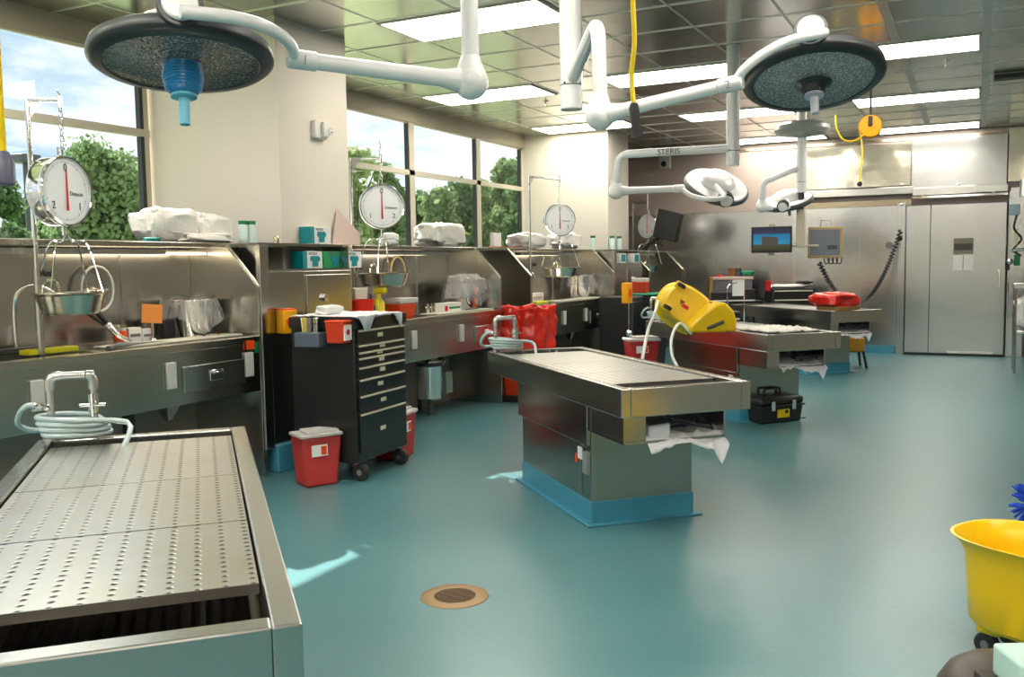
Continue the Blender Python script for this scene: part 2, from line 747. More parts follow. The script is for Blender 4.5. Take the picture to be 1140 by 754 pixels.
# back wall: painted upper left, steel cladding below and right
S(MB().box(XB, XB+.2, YR, YW+.2, 0, ZC).build('wall_back', PAINTD, smooth=0))
seams = [5.6, 4.03, 2.69, 1.68, 1.14]
for i in range(4):
    t_ = thing('wall_cladding_panel', ['steel wall panel at the left behind the yellow bucket', 'steel wall panel behind the small colour screen',
               'steel wall panel behind the beige monitor', 'narrow steel wall panel left of the cooler door'][i], 'wall panel', (0, 0, 0))
    t_['kind'] = 'structure'
    MB().box(XB-.025, XB, seams[i+1]+.006, seams[i]-.006, .12, 2.31).build('sheet', STEELW, t_, smooth=0, bev=.003)
    MB().box(XB-.035, XB-.02, seams[i+1]-.02, seams[i+1]+.02, .12, 2.31).build('seam_strip', STEEL, t_, smooth=0)
S(MB().box(XB-.03, XB, 1.0, 6.2, 0, .12).build('baseboard_back', COVE, smooth=0))
up = S(MB().box(XB-.03, XB, .97, 2.6, 2.62, 3.27).build('trim_5', STEELP, smooth=0))
S(MB().box(XB-.05, XB, -.34, .95, 2.55, 3.30).build('trim_6', STEELW, smooth=0))
S(MB().box(XB-.05, XB, -.64, -.36, 2.60, 3.38).build('trim_7', STEELP, smooth=0))
S(MB().box(XB-.04, XB, .95, 2.6, 2.31, 2.40).box(XB-.02, XB, -3, 6.2, 3.30, 3.34).build('trim_8', steel('brown_steel', (.40, .34, .25), 0.215), smooth=0))

# sliding cooler door
dr = S(MB().box(XB-.14, XB-.05, -.36, 1.01, .03, 2.30).build('door_1', STEELW, smooth=0, bev=.01))
MB().box(XB-.146, XB-.139, .66, .672, .03, 2.30).build('seam', DARKG, dr, smooth=0)
h = MB().box(XB-.21, XB-.19, -.29, -.265, 1.05, 1.28)
h.box(XB-.20, XB-.14, -.30, -.255, 1.24, 1.30).box(XB-.20, XB-.14, -.29, -.265, 1.04, 1.07).build('door_handle', CHROME, dr, bev=.004)
nt = MB().box(XB-.146, XB-.14, .075, .345, 1.30, 1.53).build('notice', PAPER, dr, smooth=0)
MB().box(XB-.148, XB-.145, .205, .215, 1.30, 1.53).build('fold_line', GREYP, nt, smooth=0)
MB().box(XB-.148, XB-.14, .075, .345, 1.54, 1.78).build('notice_header', mat('olive_notice', lin(128, 124, 108), .6), dr, smooth=0)
MB().box(XB-.150, XB-.147, .085, .335, 1.60, 1.70).build('notice_band', mat('dark_notice', lin(72, 66, 62), .6), dr, smooth=0)
MB().box(XB-.16, XB-.14, -.22, .40, .04, .07).build('kick_strip', PAPER, dr, smooth=0)
MB().box(XB-.16, XB-.13, -.36, 1.01, .0, .035).build('door_seal', RUBBER, dr, smooth=0)
S(MB().box(XB-.12, XB, -.60, -.38, 0, 2.45).box(XB-.10, XB, 1.02, 1.14, 0, 2.35).build('door_frame', STEELW, smooth=0, bev=.005))
rail = thing('door_rail', 'long steel slide rail above the cooler door', 'rail', (XB, 0, 2.42))
MB().box(-.17, -.05, -.36, .93, .03, .14).build('rail_cover', STEELX, rail, bev=.004)
MB().box(-.15, -.02, .93, 2.6, .06, .17).build('rail_beam', STEELX, rail, bev=.004)
MB().box(-.19, -.15, -.36, .93, -.02, .01).build('track', CHROME, rail, smooth=0)
for yy in (.78, -.17):
    MB().tube([(-.2, yy, .0), (-.14, yy, .0)], .028, 12).build('roller', CHROME, rail)
for yy, zz in ((1.08, .2), (1.08, -.1), (.3, .16)):
    MB().sphere((-.16, yy, zz), .022, 10).build('bolt', CHROME, rail)

# ceiling light panels; unseen ones at and behind the camera added for fill
light_specs = [(6.17, 2.88, 'fluorescent ceiling panel directly above the leftmost hanging white ball joint'),
               (9.04, 4.31, 'fluorescent ceiling panel behind the leftmost white ball joint, nearest the three-pane window'),
               (9.04, 2.16, 'fluorescent ceiling panel above the arm marked 2, in the middle of the ceiling'),
               (9.04, 0.01, 'fluorescent ceiling panel at the right, largest and nearest of that column'),
               (11.91, 4.31, 'fluorescent ceiling panel just above the far white pillar'),
               (11.91, 2.16, 'fluorescent ceiling panel crossed by the third lamp column'),
               (11.91, 0.01, 'fluorescent ceiling panel at the right, second row from the nearest'),
               (14.78, 2.16, 'fluorescent ceiling panel behind the grey round canopy'),
               (14.78, 0.01, 'fluorescent ceiling panel at the right, closest to the cooler door'),
               (3.30, 4.31, 'fluorescent ceiling panel above the near sink counter'), (3.30, .01, 'fluorescent ceiling panel over the yellow mop bucket'),
               (.43, 2.16, 'fluorescent ceiling panel above the nearest table'), (3.30, -2.14, 'fluorescent ceiling panel by the right wall'),
               (9.04, -2.14, 'fluorescent ceiling panel far along the right wall'), (.43, .01, 'unseen ceiling panel over the camera position, added for fill light'), (.43, 4.31, 'unseen ceiling panel above the left end of the near counter, added for fill light'),
               (.43, -2.14, 'unseen ceiling panel near the right wall beside the camera, added for fill light'), (-2.44, 4.31, 'unseen ceiling panel behind the camera by the windows, added for fill light'),
               (-2.44, 2.16, 'added fill light panel behind the camera, second from the windows'), (-2.44, .01, 'added fill light panel behind the camera, third from the windows'),
               (-2.44, -2.14, 'added fill light panel behind the camera by the right wall'), (3.30, 2.16, 'unseen ceiling panel above the foot of the nearest table, added for fill light')]
for lx, ly, lb in light_specs:
    t_ = thing('ceiling_light', lb, 'ceiling light', (lx, ly, ZC), 0, 'fluorescent ceiling panels')
    MB().box(.04, .677, .035, 1.395, -.012, -.007).build('diffuser', LAMPM, t_, smooth=0)
    f = MB().box(0.01, .707, .01, .035, -.014, 0).box(0.01, .707, 1.395, 1.42, -.014, 0).box(.01, .04, .035, 1.395, -.014, 0).box(.677, .707, .035, 1.395, -.014, 0)
    f.build('frame', LAMPF, t_, smooth=0)

# ---------------------------------------------------------------- stations along the window wall
YC_, YS_, YBK = 4.55, 4.85, 5.20
ZT = 1.02


def side_panel(x, th=.04):
    pr = [(YBK, 0), (YC_, 0), (YC_, 1.365), (YS_, 1.672), (YBK, 1.672)]
    return MB().prism(pr, x, x+th, 'x')


def station(x0, x1, label, drawer_x, plates, left_panel, tail):
    t_ = thing('sink_counter', label, 'counter', (x0, YC_, 0), 0, 'steel sink counters under the windows')
    L = x1-x0
    D = YBK-YC_
    top = MB()
    # top with a basin cut: frame of four slabs round the sink
    sx0, sx1, sy0, sy1 = .25, min(1.55, L-.9), .12, .5
    top.box(0, sx0, 0, D, ZT-.05, ZT).box(sx1, L, 0, D, ZT-.05, ZT).box(sx0, sx1, 0, sy0, ZT-.05, ZT).box(sx0, sx1, sy1, D, ZT-.05, ZT)
    top.build('worktop', steel('worktop_steel', (.58, .55, .47), 0.215, (2, 40, 40)), t_, smooth=0, bev=.004)
    b = MB()
    b.box(sx0, sx1, sy0, sy0+.01, ZT-.25, ZT-.01).box(sx0, sx1, sy1-.01, sy1, ZT-.25, ZT-.01).box(sx0, sx0+.01, sy0, sy1, ZT-.25, ZT-.01)
    b.box(sx1-.01, sx1, sy0, sy1, ZT-.25, ZT-.01).box(sx0, sx1, sy0, sy1, ZT-.26, ZT-.25)
    b.build('basin', STEEL, t_, smooth=0)
    MB().box(0, L, .005, .03, .625, ZT-.05).build('front_panel', steel('front_steel', (.56, .55, .49), 0.215, (2, 40, 40)), t_, smooth=0, bev=.003)
    MB().box(0, L, D, D+.02, ZT, 1.64).build('backsplash', steel('splash_steel', (.60, .58, .56), 0.215, (3, 3, 30), wav=.12), t_, smooth=0)
    MB().box(L-.62, L-.60, D-.012, D, ZT, 1.62).build('splash_seam', STEEL, t_, smooth=0)
    MB().box(0, L, D, D+.02, 0, ZT).build('back_panel', mat('cream_back_panel', lin(186, 170, 160), .5), t_, smooth=0)
    MB().box(L-.66, L-.60, D-.05, D, 0, ZT-.3).build('stud', DARKG, t_, smooth=0)
    MB().frustum((L-.40, D-.15, .44), .03, .03, .2, .2, .2).build('drain_funnel', STEEL, t_, smooth=0)
    sp = side_panel(0)
    for p in sp.v:
        p -= Vector((0, YC_, 0))
    for p in sp.v:
        p.x += L
    sp.build('end_panel', steel('panel_steel', (.56, .55, .51), 0.200, (3, 3, 30), wav=.1), t_, smooth=0, bev=.003)
    MB().tube([(L+.02, .002, 1.365), (L+.02, .302, 1.674)], .008, 6).build('panel_edge', BRASSY, t_)
    if left_panel:
        sp = side_panel(-.04)
        for p in sp.v:
            p -= Vector((0, YC_, 0))
        sp.build('end_panel', MATS['panel_steel'], t_, smooth=0, bev=.003)
        MB().tube([(-.02, .002, 1.365), (-.02, .302, 1.674)], .008, 6).build('panel_edge', BRASSY, t_)
    d = MB().box(drawer_x, drawer_x+.55, -.012, .006, .70, .87).build('drawer', STEELX, t_, smooth=0, bev=.004)
    MB().box(drawer_x+.22, drawer_x+.34, -.018, -.010, .755, .825).box(drawer_x+.24, drawer_x+.32, -.04, -.016, .80, .815).build('handle', CHROME, d, bev=.003)
    for px_ in plates:
        MB().box(px_-.04, px_+.04, -.014, .006, .74, .91).build('outlet_cover', mat('outlet_grey', lin(190, 190, 186), .4), t_, bev=.006, label='pale outlet cover on the front panel')
    # light under the shelf
    MB().box(.4, L-.5, .34, .42, 1.60, 1.635).build('lamp_housing', STEEL, t_, smooth=0)
    return t_


station(2.20, 5.00, 'nearest stainless sink counter, left of the nearest pillar', 2.08, [1.98, 2.68, 1.05], False, None)
station(6.14, 8.70, 'middle stainless sink counter behind the black drawer trolley', 1.98, [.86, 1.72], False, None)
station(9.50, 12.12, 'stainless sink counter behind the red bag, left of the far pillar', 1.75, [.9, 1.6, 2.3], True, None)
station(13.75, 15.5, 'farthest stainless sink counter behind the yellow bucket', .3, [], True, None)

tag(MB().box(8.75, 9.45, 5.19, 5.21, 0, 1.65).build('added_gap_panel', steel('filler_steel', (.55, .53, .48), 0.215, (3, 3, 30)), smooth=0), 'steel panel added behind the red-bagged bin to lighten the gap', 'panel')  # added panel, brightens the dark gap between the two counters
# under-shelf task lamp glow of the middle station
for sx, lb in ((6.6, 'lit'), ):
    tl = tag(MB().box(sx+.2, sx+1.3, 4.96, 5.05, 1.60, 1.615).build('task_light', mat('warm_tube', (.9, .8, .6), .5, emit=(1, .82, .55), es=6), smooth=0),
             'thin glowing task light under the shelf of the middle counter', 'task light')
tl = tag(MB().box(10.2, 11.2, 4.96, 5.05, 1.60, 1.615).build('task_light', MATS['warm_tube'], smooth=0),
         'thin glowing task light under the shelf before the far pillar', 'task light')
tl = tag(MB().box(4.0, 4.95, 4.98, 5.06, 1.60, 1.615).build('task_light', MATS['warm_tube'], smooth=0),
         'thin task light under the shelf of the nearest counter', 'task light')

# shelves and the service chase behind
sh = MB().box(1.0, 5.62, YS_, YW, 1.650, 1.682)
tag(sh.build('wall_shelf', steel('shelf_steel', (.55, .52, .45), 0.200, (2, 30, 30)), smooth=0, bev=.003), 'long steel shelf below the near window, over the nearest sink counter', 'shelf')
sh = MB().box(6.52, 12.70, YS_, YW, 1.650, 1.682)
tag(sh.build('wall_shelf', MATS['shelf_steel'], smooth=0, bev=.003), 'long steel shelf below the three-pane window, over two sink counters', 'shelf')
sh = MB().box(13.62, 15.5, YS_, YW, 1.650, 1.682)
tag(sh.build('wall_shelf', MATS['shelf_steel'], smooth=0, bev=.003), 'short steel shelf beyond the far pillar', 'shelf')


def utility(x0, x1, label):
    """free standing steel cabinet between two counters, standing in front of a pillar"""
    t_ = thing('utility_cabinet', label, 'cabinet', (x0, YC_, 0), 0, 'steel cabinets before the pillars')
    L = x1-x0
    MB().box(.0, L, .02, .29, .20, 1.47).build('body', steel('cab_steel', (.55, .55, .53), 0.215, (3, 3, 30)), t_, smooth=0, bev=.003)
    MB().box(L*.42, L*.97, .005, .02, .95, 1.44).build('door', MATS['cab_steel'], t_, smooth=0, bev=.003)
    MB().tube([(L*.62, .005, 1.26), (L*.62, -.02, 1.26)], .028, 14).build('lock', CHROME, t_)
    MB().prism([(0, -.02), (L+.0, -.02), (L, .29), (0, .29)], 0, .20, 'z').build('plinth', COVE, t_, smooth=0, bev=.01)
    MB().box(0, L, .02, .30, 1.47, 1.485).build('niche_floor', STEEL, t_, smooth=0)
    MB().box(0, L, .10, .30, 1.66, 1.682).build('top_shelf', MATS['shelf_steel'], t_, smooth=0, bev=.002)
    for xx in (.0, L-.02):
        MB().box(xx, xx+.02, .04, .29, 1.485, 1.66).build('niche_side', STEEL, t_, smooth=0)
    MB().box(-.11, -.02, -.01, .03, .19, 1.66).build('corner_post', STEELX, t_, smooth=0, bev=.003)
    return t_


utility(5.13, 6.12, 'steel cabinet with glove boxes on top, in front of the nearest pillar')
utility(12.25, 13.4, 'steel cabinet in front of the far pillar, behind the yellow bucket')


# ---------------------------------------------------------------- autopsy tables
TA = R(45.6)
TL, TW_, TH = 2.30, .765, .853


def table_faucet(parent_tag, loc, rz, label, hose_label):
    t_ = thing('table_faucet', label, 'faucet', loc, rz, 'pipe faucets at the table heads')
    MB().tube([(0, .0, 0), (0, .0, .22)], .0145, 12).build('riser', PIPEW, t_)
    MB().tube([(0, .0, .0), (0, 0, .012)], .035, 14).build('flange', PIPEW, t_)
    MB().tube([(0, -.152, 0), (0, -.152, .22)], .0125, 12).build('down_pipe', PIPEW, t_)
    MB().tube([(0, -.03, .246), (0, -.125, .246)], .015, 12).build('cross_pipe', PIPEW, t_)
    MB().tube([(0, .0, .19), (0, 0, .225), (0, -.008, .239), (0, -.022, .246), (0, -.04, .246)], .019, 12).build('elbow', PIPEW, t_)
    MB().tube([(0, -.152, .19), (0, -.152, .225), (0, -.144, .239), (0, -.148, .246), (0, -.13, .246)], .019, 12).build('elbow', PIPEW, t_)
    v = MB().tube([(0, -.152, .10), (0, -.152, .17)], .022, 12).build('valve', CHROME, t_)
    c = MB().tube([(0, -.152, .135), (-.06, -.152, .135)], .007, 8)
    c.tube([(-.06, -.197, .135), (-.06, -.107, .135)], .006, 8).tube([(-.06, -.152, .09), (-.06, -.152, .18)], .006, 8)
    c.build('cross_handle', CHROME, v)
    MB().tube([(0, .0, .12), (-.03, .03, .14), (-.04, .05, .14)], .012, 8).build('outlet', CHROME, t_)
    # hose wound round the pipes
    pts = []
    for i in range(100):
        a = 2*PI*i/28
        rr = .103+.012*math.sin(i*.7)
        pts.append((rr*math.cos(a)*.75, -.078+rr*math.sin(a)*1.12, .020+i*.0007+.012*math.sin(a*1.0+.6)))
    pts = [(-.04, .05, .14), (-.045, .07, .145), (-.03, .10, .12), (.0, .115, .07), (.05, .075, .035)]+pts[3:]+[(-.05, -.27, .06), (-.13, -.27, .0), (-.20, -.24, -.045)]
    ho = MB().tube(smooth_path(pts, 3), .0105, 8)
    tag(ho.build('water_hose', HOSE, loc=loc, rot=(0, 0, rz)), hose_label, 'hose', 'hoses coiled at the table faucets')
    return t_


def autopsy_table(ax, ay, label, tray, faucet_label=None, hose_label=None, L=TL):
    """local x along the table away from its near end, local -y across to the right"""
    t_ = thing('autopsy_table', label, 'table', (ax, ay, 0), TA, 'steel autopsy tables')
    e = .055
    W_ = TW_
    rim = MB()
    z0 = TH-.152
    rim.box(0, L, -e, 0, z0, TH).box(0, L, -W_, -W_+e, z0, TH).box(0, e, -W_+e, -e, z0, TH).box(L-e, L, -W_+e, -e, z0, TH)
    rim.build('rim', STEELX, t_, smooth=0, bev=.005)
    bs = MB().box(e, L-e, -W_+e, -e, z0, TH-.11)
    for i in range(20):
        yy = -W_+e+.02+i*.031
        bs.prism([(yy, TH-.111), (yy+.012, TH-.104), (yy+.024, TH-.111)], e, .7, 'x')
    bs.build('basin', steel('basin_dark', (.36, .30, .26), 0.215, (2, 60, 2), brush=.5), t_, smooth=0)
    for (a, b) in ((.285, .795), (.803, 1.365), (1.373, 2.09)):
        p = MB().box(a, b, -W_+e+.006, -e-.006, TH-.018, TH-.012)
        p = p.build('perforated_panel', PERF, t_, smooth=0)
        MB().box(a-.003, a+.001, -W_+e+.006, -e-.006, TH-.034, TH-.012).build('folded_edge', STEEL, p, smooth=0)
    MB().box(2.11, 2.122, -W_+e, -e, z0, TH-.03).build('weir', STEEL, t_, smooth=0)
    MB().tube([(2.17, -.52, TH-.03), (2.20, -.52, TH-.03)], .022, 12).build('jet', CHROME, t_)
    # pedestal
    MB().box(.52, 1.70, -W_+.06, -.06, .13, z0).build('pedestal', steel('ped_steel', (.46, .46, .42), 0.215, (3, 3, 30)), t_, smooth=0, bev=.004)
    MB().box(.53, 1.72, -.06, -.035, .46, z0).build('upper_cladding', MATS['ped_steel'], t_, smooth=0, bev=.004)
    MB().box(.66, 1.68, -.06, -.052, .15, .45).build('access_door', MATS['ped_steel'], t_, smooth=0, bev=.003)
    MB().prism([(.47, -W_+.015), (1.75, -W_+.015), (1.75, -.015), (.47, -.015)], 0, .012, 'z').build('floor_fillet', COVE, t_, smooth=0, bev=.005)
    MB().box(.512, 1.708, -W_+.052, -.052, 0, .135).build('kick_base', COVE, t_, smooth=0, bev=.006)
    ob = MB().box(.535, .60, -.06, -.035, .29, .42).build('outlet_box', mat('grey_outlet', lin(170, 172, 174), .35, .5), t_, bev=.003)
    MB().box(.62, .69, -.052, -.045, .36, .43).build('paper_label', PAPER, t_, smooth=0)
    MB().box(.70, .73, -.052, -.045, .33, .38).build('orange_tab', ORG, t_, smooth=0)
    # instrument tray hung under the near end
    tb = MB()
    tb.box(.08, .52, -.66, -.05, .545, .557)
    tb.box(.08, .52, -.062, -.05, .545, z0).box(.08, .52, -.66, -.648, .545, z0).box(.10, .112, -.19, -.05, .545, z0).box(.50, .52, -.66, -.05, .545, z0)
    tb.build('under_tray', STEEL, t_, smooth=0)
    if faucet_label:
        c, s_ = math.cos(TA), math.sin(TA)
        lx, ly = L-.028, -.055
        table_faucet(t_, (ax+c*lx-s_*ly, ay+s_*lx+c*ly, TH), TA, faucet_label, hose_label)
    return t_


def tpt(ax, ay, lx, ly, z):
    c, s_ = math.cos(TA), math.sin(TA)
    return Vector((ax+c*lx-s_*ly, ay+s_*lx+c*ly, z))


TP = [(.73, 1.62), (4.395, 1.611), (8.06, 1.614), (11.96, 1.62)]
autopsy_table(*TP[0], 'nearest stainless autopsy table with perforated panels, cut by the frame', 1, 'pipe faucet with cross handle at the head of the nearest table', 'pale hose coiled round the faucet of the nearest table', L=2.22)
autopsy_table(*TP[1], 'stainless autopsy table on a teal-edged pedestal in the middle of the room', 1, 'pipe faucet in front of the red bag, on the middle table', 'white hose coiled round the faucet before the red bag')
autopsy_table(*TP[2], 'stainless autopsy table carrying the overturned yellow bucket', 1, 'pipe faucet on the table left of the overturned yellow bucket', 'white hose coiled at the head of the table with the yellow bucket')
autopsy_table(*TP[3], 'farthest stainless autopsy table with a red bag on it', 1)


def crumple_sheet(c, lx, ly, rz, h=.03, amp=.02, seed=1., nu=28, nv=18, droop=0., freq=9):
    c = Vector(c)
    cr, sr = math.cos(rz), math.sin(rz)

    def f(u, v):
        x, y = (u-.5)*lx, (v-.5)*ly
        ex = 1+.12*noise.noise(Vector((u*3, v*3, seed)))
        x *= ex
        y *= ex
        z = h*(.5+.5*noise.noise(Vector((u*freq*.5, v*freq*.5, seed*3))))+amp*abs(noise.noise(Vector((u*freq*2, v*freq*2, seed*7))))
        if droop:
            z -= droop*max(0, abs(v-.5)*2-.75)*4*(.6+.4*math.sin(u*9))
        return c+Vector((cr*x-sr*y, sr*x+cr*y, z))
    return MB().grid(f, nu, nv)


def heap(c, sx, sy, sz, seed, n=40, amp=.25, rz=0., flat=True):
    """folded cloth heap, sits on z=c.z"""
    c = Vector(c)
    mb = MB()
    mb.sphere((0, 0, 0), 1, n)
    M = Matrix.Rotation(rz, 3, 'Z')
    for p in mb.v:
        q = p.copy()
        # boxier
        for k_ in range(3):
            q[k_] = math.copysign(abs(q[k_])**.6, q[k_])
        d = amp*noise.noise(p*1.6+Vector((seed, seed, 0)))+amp*.5*abs(noise.noise(Vector((p.x*3, p.y*3, p.z*9+seed))))+amp*.55*abs(noise.noise(p*5+Vector((seed, 0, 0))))+amp*.35*abs(noise.noise(p*11+Vector((0, seed, 0))))-amp*.4
        q *= (1+d)
        z = (q.z*.5+.5)
        if z < 0:
            z = 0
        q = M @ Vector((q.x*sx/2, q.y*sy/2, 0))
        p.xyz = (c.x+q.x, c.y+q.y, c.z+z*sz)
    return mb


def cable(pts, r, name, material, label, cat='cable', group=None, k=6, n=8):
    return tag(MB().tube(smooth_path(pts, k), r, n).build(name, material), label, cat, group)


# pads and cables in the under-table trays
for i, (lbp, lbc) in enumerate([(None, None), ('white absorbent pad hanging out of the under-tray of the middle table', 'black power cable tangled on the pad under the middle table'),
                                ('white pad in the under-tray of the table with the yellow bucket', 'black power cable tangled under the table with the yellow bucket'),
                                ('white pad in the under-tray of the farthest table', 'black cable in the under-tray of the farthest table')]):
    if not lbp:
        continue
    A = TP[i]
    sd = 2.3+i

    def f(u, v):
        y = -.20-v*.47+.01*math.sin(u*9)
        x = .47-.44*u
        z = .565+max(0, .8-u)*.12+.02*abs(noise.noise(Vector((u*6, v*6, sd))))
        if u > .8:
            q = (u-.8)/.2
            x = .118-.07*q*0.6-.03*math.sin(q*2)
            low = .03+.05*(.5+.5*math.sin(v*7+1.1+i))+(.09 if v > .8 else 0)*(1-abs(v-.9)*10 if v > .8 else 0)
            z -= q*low
        z += .012*noise.noise(Vector((u*14, v*14, sd)))
        return tpt(*A, x, y, z)
    tag(MB().grid(f, 30, 40).build('absorbent_pad', CLOTHW, solid=.003), lbp, 'pad', 'pads under the tables')
    random.seed(11+i)
    pts = []
    for q in range(11):
        pts.append(tpt(*A, .02+.16*random.random() if q > 1 else .3, -.24-.38*random.random(), .600+.09*random.random()))
    pts = [tpt(*A, .3, -.5, .66)]+pts+[tpt(*A, .08, -.58, .60)]
    cable(pts, .0048, 'power_cable', mat('navy_cable', (.012, .013, .03), .35), lbc, 'cable', 'cables under the tables')
tag(MB().cbox(tpt(*TP[1], .16, -.27, .60), (.12, .13, .07), Matrix.Rotation(TA, 3, 'Z')).jitter(.012, 14).build('power_adapter', mat('white_plastic', lin(228, 228, 235), .4), bev=.012),
    'white power adapter lying on the pad under the middle table', 'adapter')

# towels on table 3 ; overturned bucket
o = crumple_sheet(tpt(*TP[2], .42, -.36, TH-.004), .62, .52, TA, .02, .03, 4., 40, 30, freq=10)
tag(o.build('towel_layer', CLOTH, solid=.012), 'cream towels spread on the table beside the overturned yellow bucket', 'towel')


# ---------------------------------------------------------------- surgical lamps
def lamp(label, c, n, f, handle, lens, s=1.0):
    """lamp head thing at c, axis n (up), f = side where the yoke knob sits"""
    n = Vector(n).normalized()
    f = Vector(f)
    f = (f-n*f.dot(n)).normalized()
    xa = f.cross(n).normalized()
    t_ = thing('surgical_lamp', label, 'surgical lamp', c, 0, 'ceiling-hung surgical lamps')
    # local: z = n, -y = f
    t_.matrix_world = basis(xa, -f, n, c)
    if xa.cross(-f).dot(n) < 0:
        t_.matrix_world = basis(-xa, -f, n, c)
    MB().lathe([(.300, .040), (.314, .032), (.320, .015), (.322, -.004), (.318, -.01)], n=64).build('housing', DARKG, t_)
    MB().lathe([(.0, .062), (.20, .058), (.27, .050), (.301, .0395)], n=64).build('top_shell', WHITEP, t_)
    MB().lathe([(.322, -.003), (.320, -.012), (.305, -.024), (.272, -.028), (.268, -.022)], n=64).build('rim', DARKR, t_)
    MB().lathe([(.270, -.022), (.10, -.026), (0, -.026)], n=64).build('lens', lens, t_)
    MB().lathe([(.0, .15), (.08, .148), (.14, .13), (.17, .10), (.18, .060)], n=40).build('top_cover', WHITEP, t_)
    # knob (horizontal axis along -y)
    MB().tube([(0, -.27, .055), (0, -.335, .055)], .075, 28).build('knob_ring', DARKR, t_, bev=.004)
    MB().tube([(0, -.30, .055), (0, -.352, .055)], .058, 28).build('knob', WHITEP, t_, bev=.008)
    if handle == 'blue':
        pr = [(.0, -.020), (.060, -.022)]
        for i in range(9):
            zz = -.026-i*.011
            pr += [(.074-.0022*abs(i-4), zz), (.069-.0022*abs(i-4), zz-.0055)]
        pr += [(.05, -.128), (.03, -.135), (0, -.135)]
        MB().lathe(pr, n=32).build('handle_hub', BLUEH, t_)
        MB().lathe([(0, -.132), (.044, -.134), (.046, -.145), (.02, -.15), (.0185, -.23), (.018, -.245), (0, -.25)], n=24).build('handle', CYANH, t_)
    else:
        MB().lathe([(0, -.036), (.085, -.038), (.055, -.055), (.05, -.085), (0, -.088)], n=28).build('handle_hub', DARKR, t_)
        MB().lathe([(0, -.086), (.044, -.088), (.044, -.10), (.02, -.106), (.019, -.17), (.015, -.185), (0, -.19)], n=24).build('handle', mat('lilac_handle', lin(205, 205, 220), .35), t_)
    return t_


def boom(label, column, zbot, zarm, elbow, ball, joint, yoke, numeral, r=.06, ra=.033, brand=False, ztop=ZC):
    t_ = thing('lamp_boom', label, 'lamp arm', (column[0], column[1], ZC), 0, 'white jointed lamp arms')
    L = lambda p: Vector(p)-Vector((column[0], column[1], ZC))
    cx, cy = column
    MB().tube([L((cx, cy, ztop)), L((cx, cy, zbot+.0)), ], r, 28).build('column', WHITEP, t_, bev=.006)
    MB().tube([L((cx, cy, zbot+.135)), L((cx, cy, zbot+.13))], r+.002, 28).build('joint_ring', DARKG, t_)
    for a in range(4):
        q = L((cx+r*math.cos(a*PI/2+2.9), cy+r*math.sin(a*PI/2+2.9), zbot+.14))
        MB().sphere(q, .006, 8).build('screw', INK, t_)
    e = Vector(elbow)
    b = Vector(ball)
    d = Vector((e.x-cx, e.y-cy, 0)).normalized()
    p = [Vector((cx, cy, zarm))+d*.03]
    zt = e.z
    p.append(Vector((cx, cy, 0))+d*.12+Vector((0, 0, zarm+(zt-zarm)*.1)))
    p.append(Vector((e.x, e.y, zt))-d*.09)
    for i in range(1, 6):
        a = i/6*PI/2
        p.append(Vector((e.x, e.y, zt))+d*(-.09+.09*math.sin(a))+Vector((0, 0, -.09+.09*math.cos(a))))
    p.append(Vector((e.x, e.y, zt-.09)))
    p.append(Vector((b.x, b.y, b.z+.05)))
    MB().tube([L(q) for q in p], ra, 20).build('upper_arm', WHITEP, t_)
    MB().sphere(L(b), ra*2.0, 24).build('ball_joint', WHITEP, t_)
    MB().tube([L((b.x, b.y, b.z+.10)), L((b.x, b.y, b.z+.02))], [ra*1.05, ra*1.9], 20).build('ball_neck', WHITEP, t_)
    j = Vector(joint)
    dd = (j-b).normalized()
    MB().tube([L(b+dd*.03), L(b+dd*.12), L(j)], [ra*1.5, ra*.95, ra*.82], 20).build('lower_arm', WHITEP, t_)
    MB().tube([L(j-dd*.05), L(j+dd*.06)], ra*1.0, 20).build('swivel', WHITEP, t_, bev=.006)
    MB().tube([L(q) for q in smooth_path([j+dd*.03]+[Vector(q) for q in yoke], 6)], [ra*.62]*1000 if False else ra*.62, 14).build('yoke', WHITEP, t_)
    if numeral:
        # numeral on a small plate facing the room
        side = Vector((-d.y, d.x, 0))
        tocam = Vector((-j.x, -j.y, HC-j.z)).normalized()
        tocam = (tocam-dd*tocam.dot(dd)).normalized()
        xr = dd if dd.dot(_r2) > 0 else -dd
        yr = tocam.cross(xr)
        if yr.z < 0:
            yr = -yr
        pos = j+tocam*(ra*1.0+.001)
        text('numeral', numeral, .05, mat('numeral_grey', lin(150, 155, 170), .5), t_, basis(xr, yr, xr.cross(yr), L(pos)))
    if brand:
        mid = (Vector((cx, cy, zarm))*.45+e*.55)
        tocam = Vector((-mid.x, -mid.y, HC-mid.z)).normalized()
        ax_ = (Vector((cx, cy, zarm))-e)
        ax_ = ax_.normalized()
        tocam = (tocam-ax_*tocam.dot(ax_)).normalized()
        xr = ax_ if ax_.dot(_r2) > 0 else -ax_
        yr = tocam.cross(xr)
        if yr.z < 0:
            yr = -yr
        text('lettering', 'STERIS', .072, mat('lettering_grey', lin(90, 95, 105), .5), t_, basis(xr, yr, xr.cross(yr), L(mid+tocam*(ra+.002))))
    return t_


# lamp 1, over the nearest table
c1 = at(203, 65, 3.32)
f1 = Vector((-c1.x, -c1.y, 0)).normalized()
lamp('large surgical lamp with a blue handle in front of the near window', c1, Vector((0, 0, 1))-f1*.16, f1, 'blue', LENSD)
k1 = c1+f1*.37+Vector((0, 0, .065))
b1 = at(524, 91, 3.67)
j1 = at(338, 67, 3.42)
boom('white jointed arm marked 1 carrying the blue-handled lamp', (1.95, 1.60), 2.60, 2.74, (b1.x, b1.y, 2.80), b1, j1,
     [at(322, 48, 3.30), at(300, 32, 3.14), at(262, 20, 3.04), k1+f1*.02], '1', ra=.036)
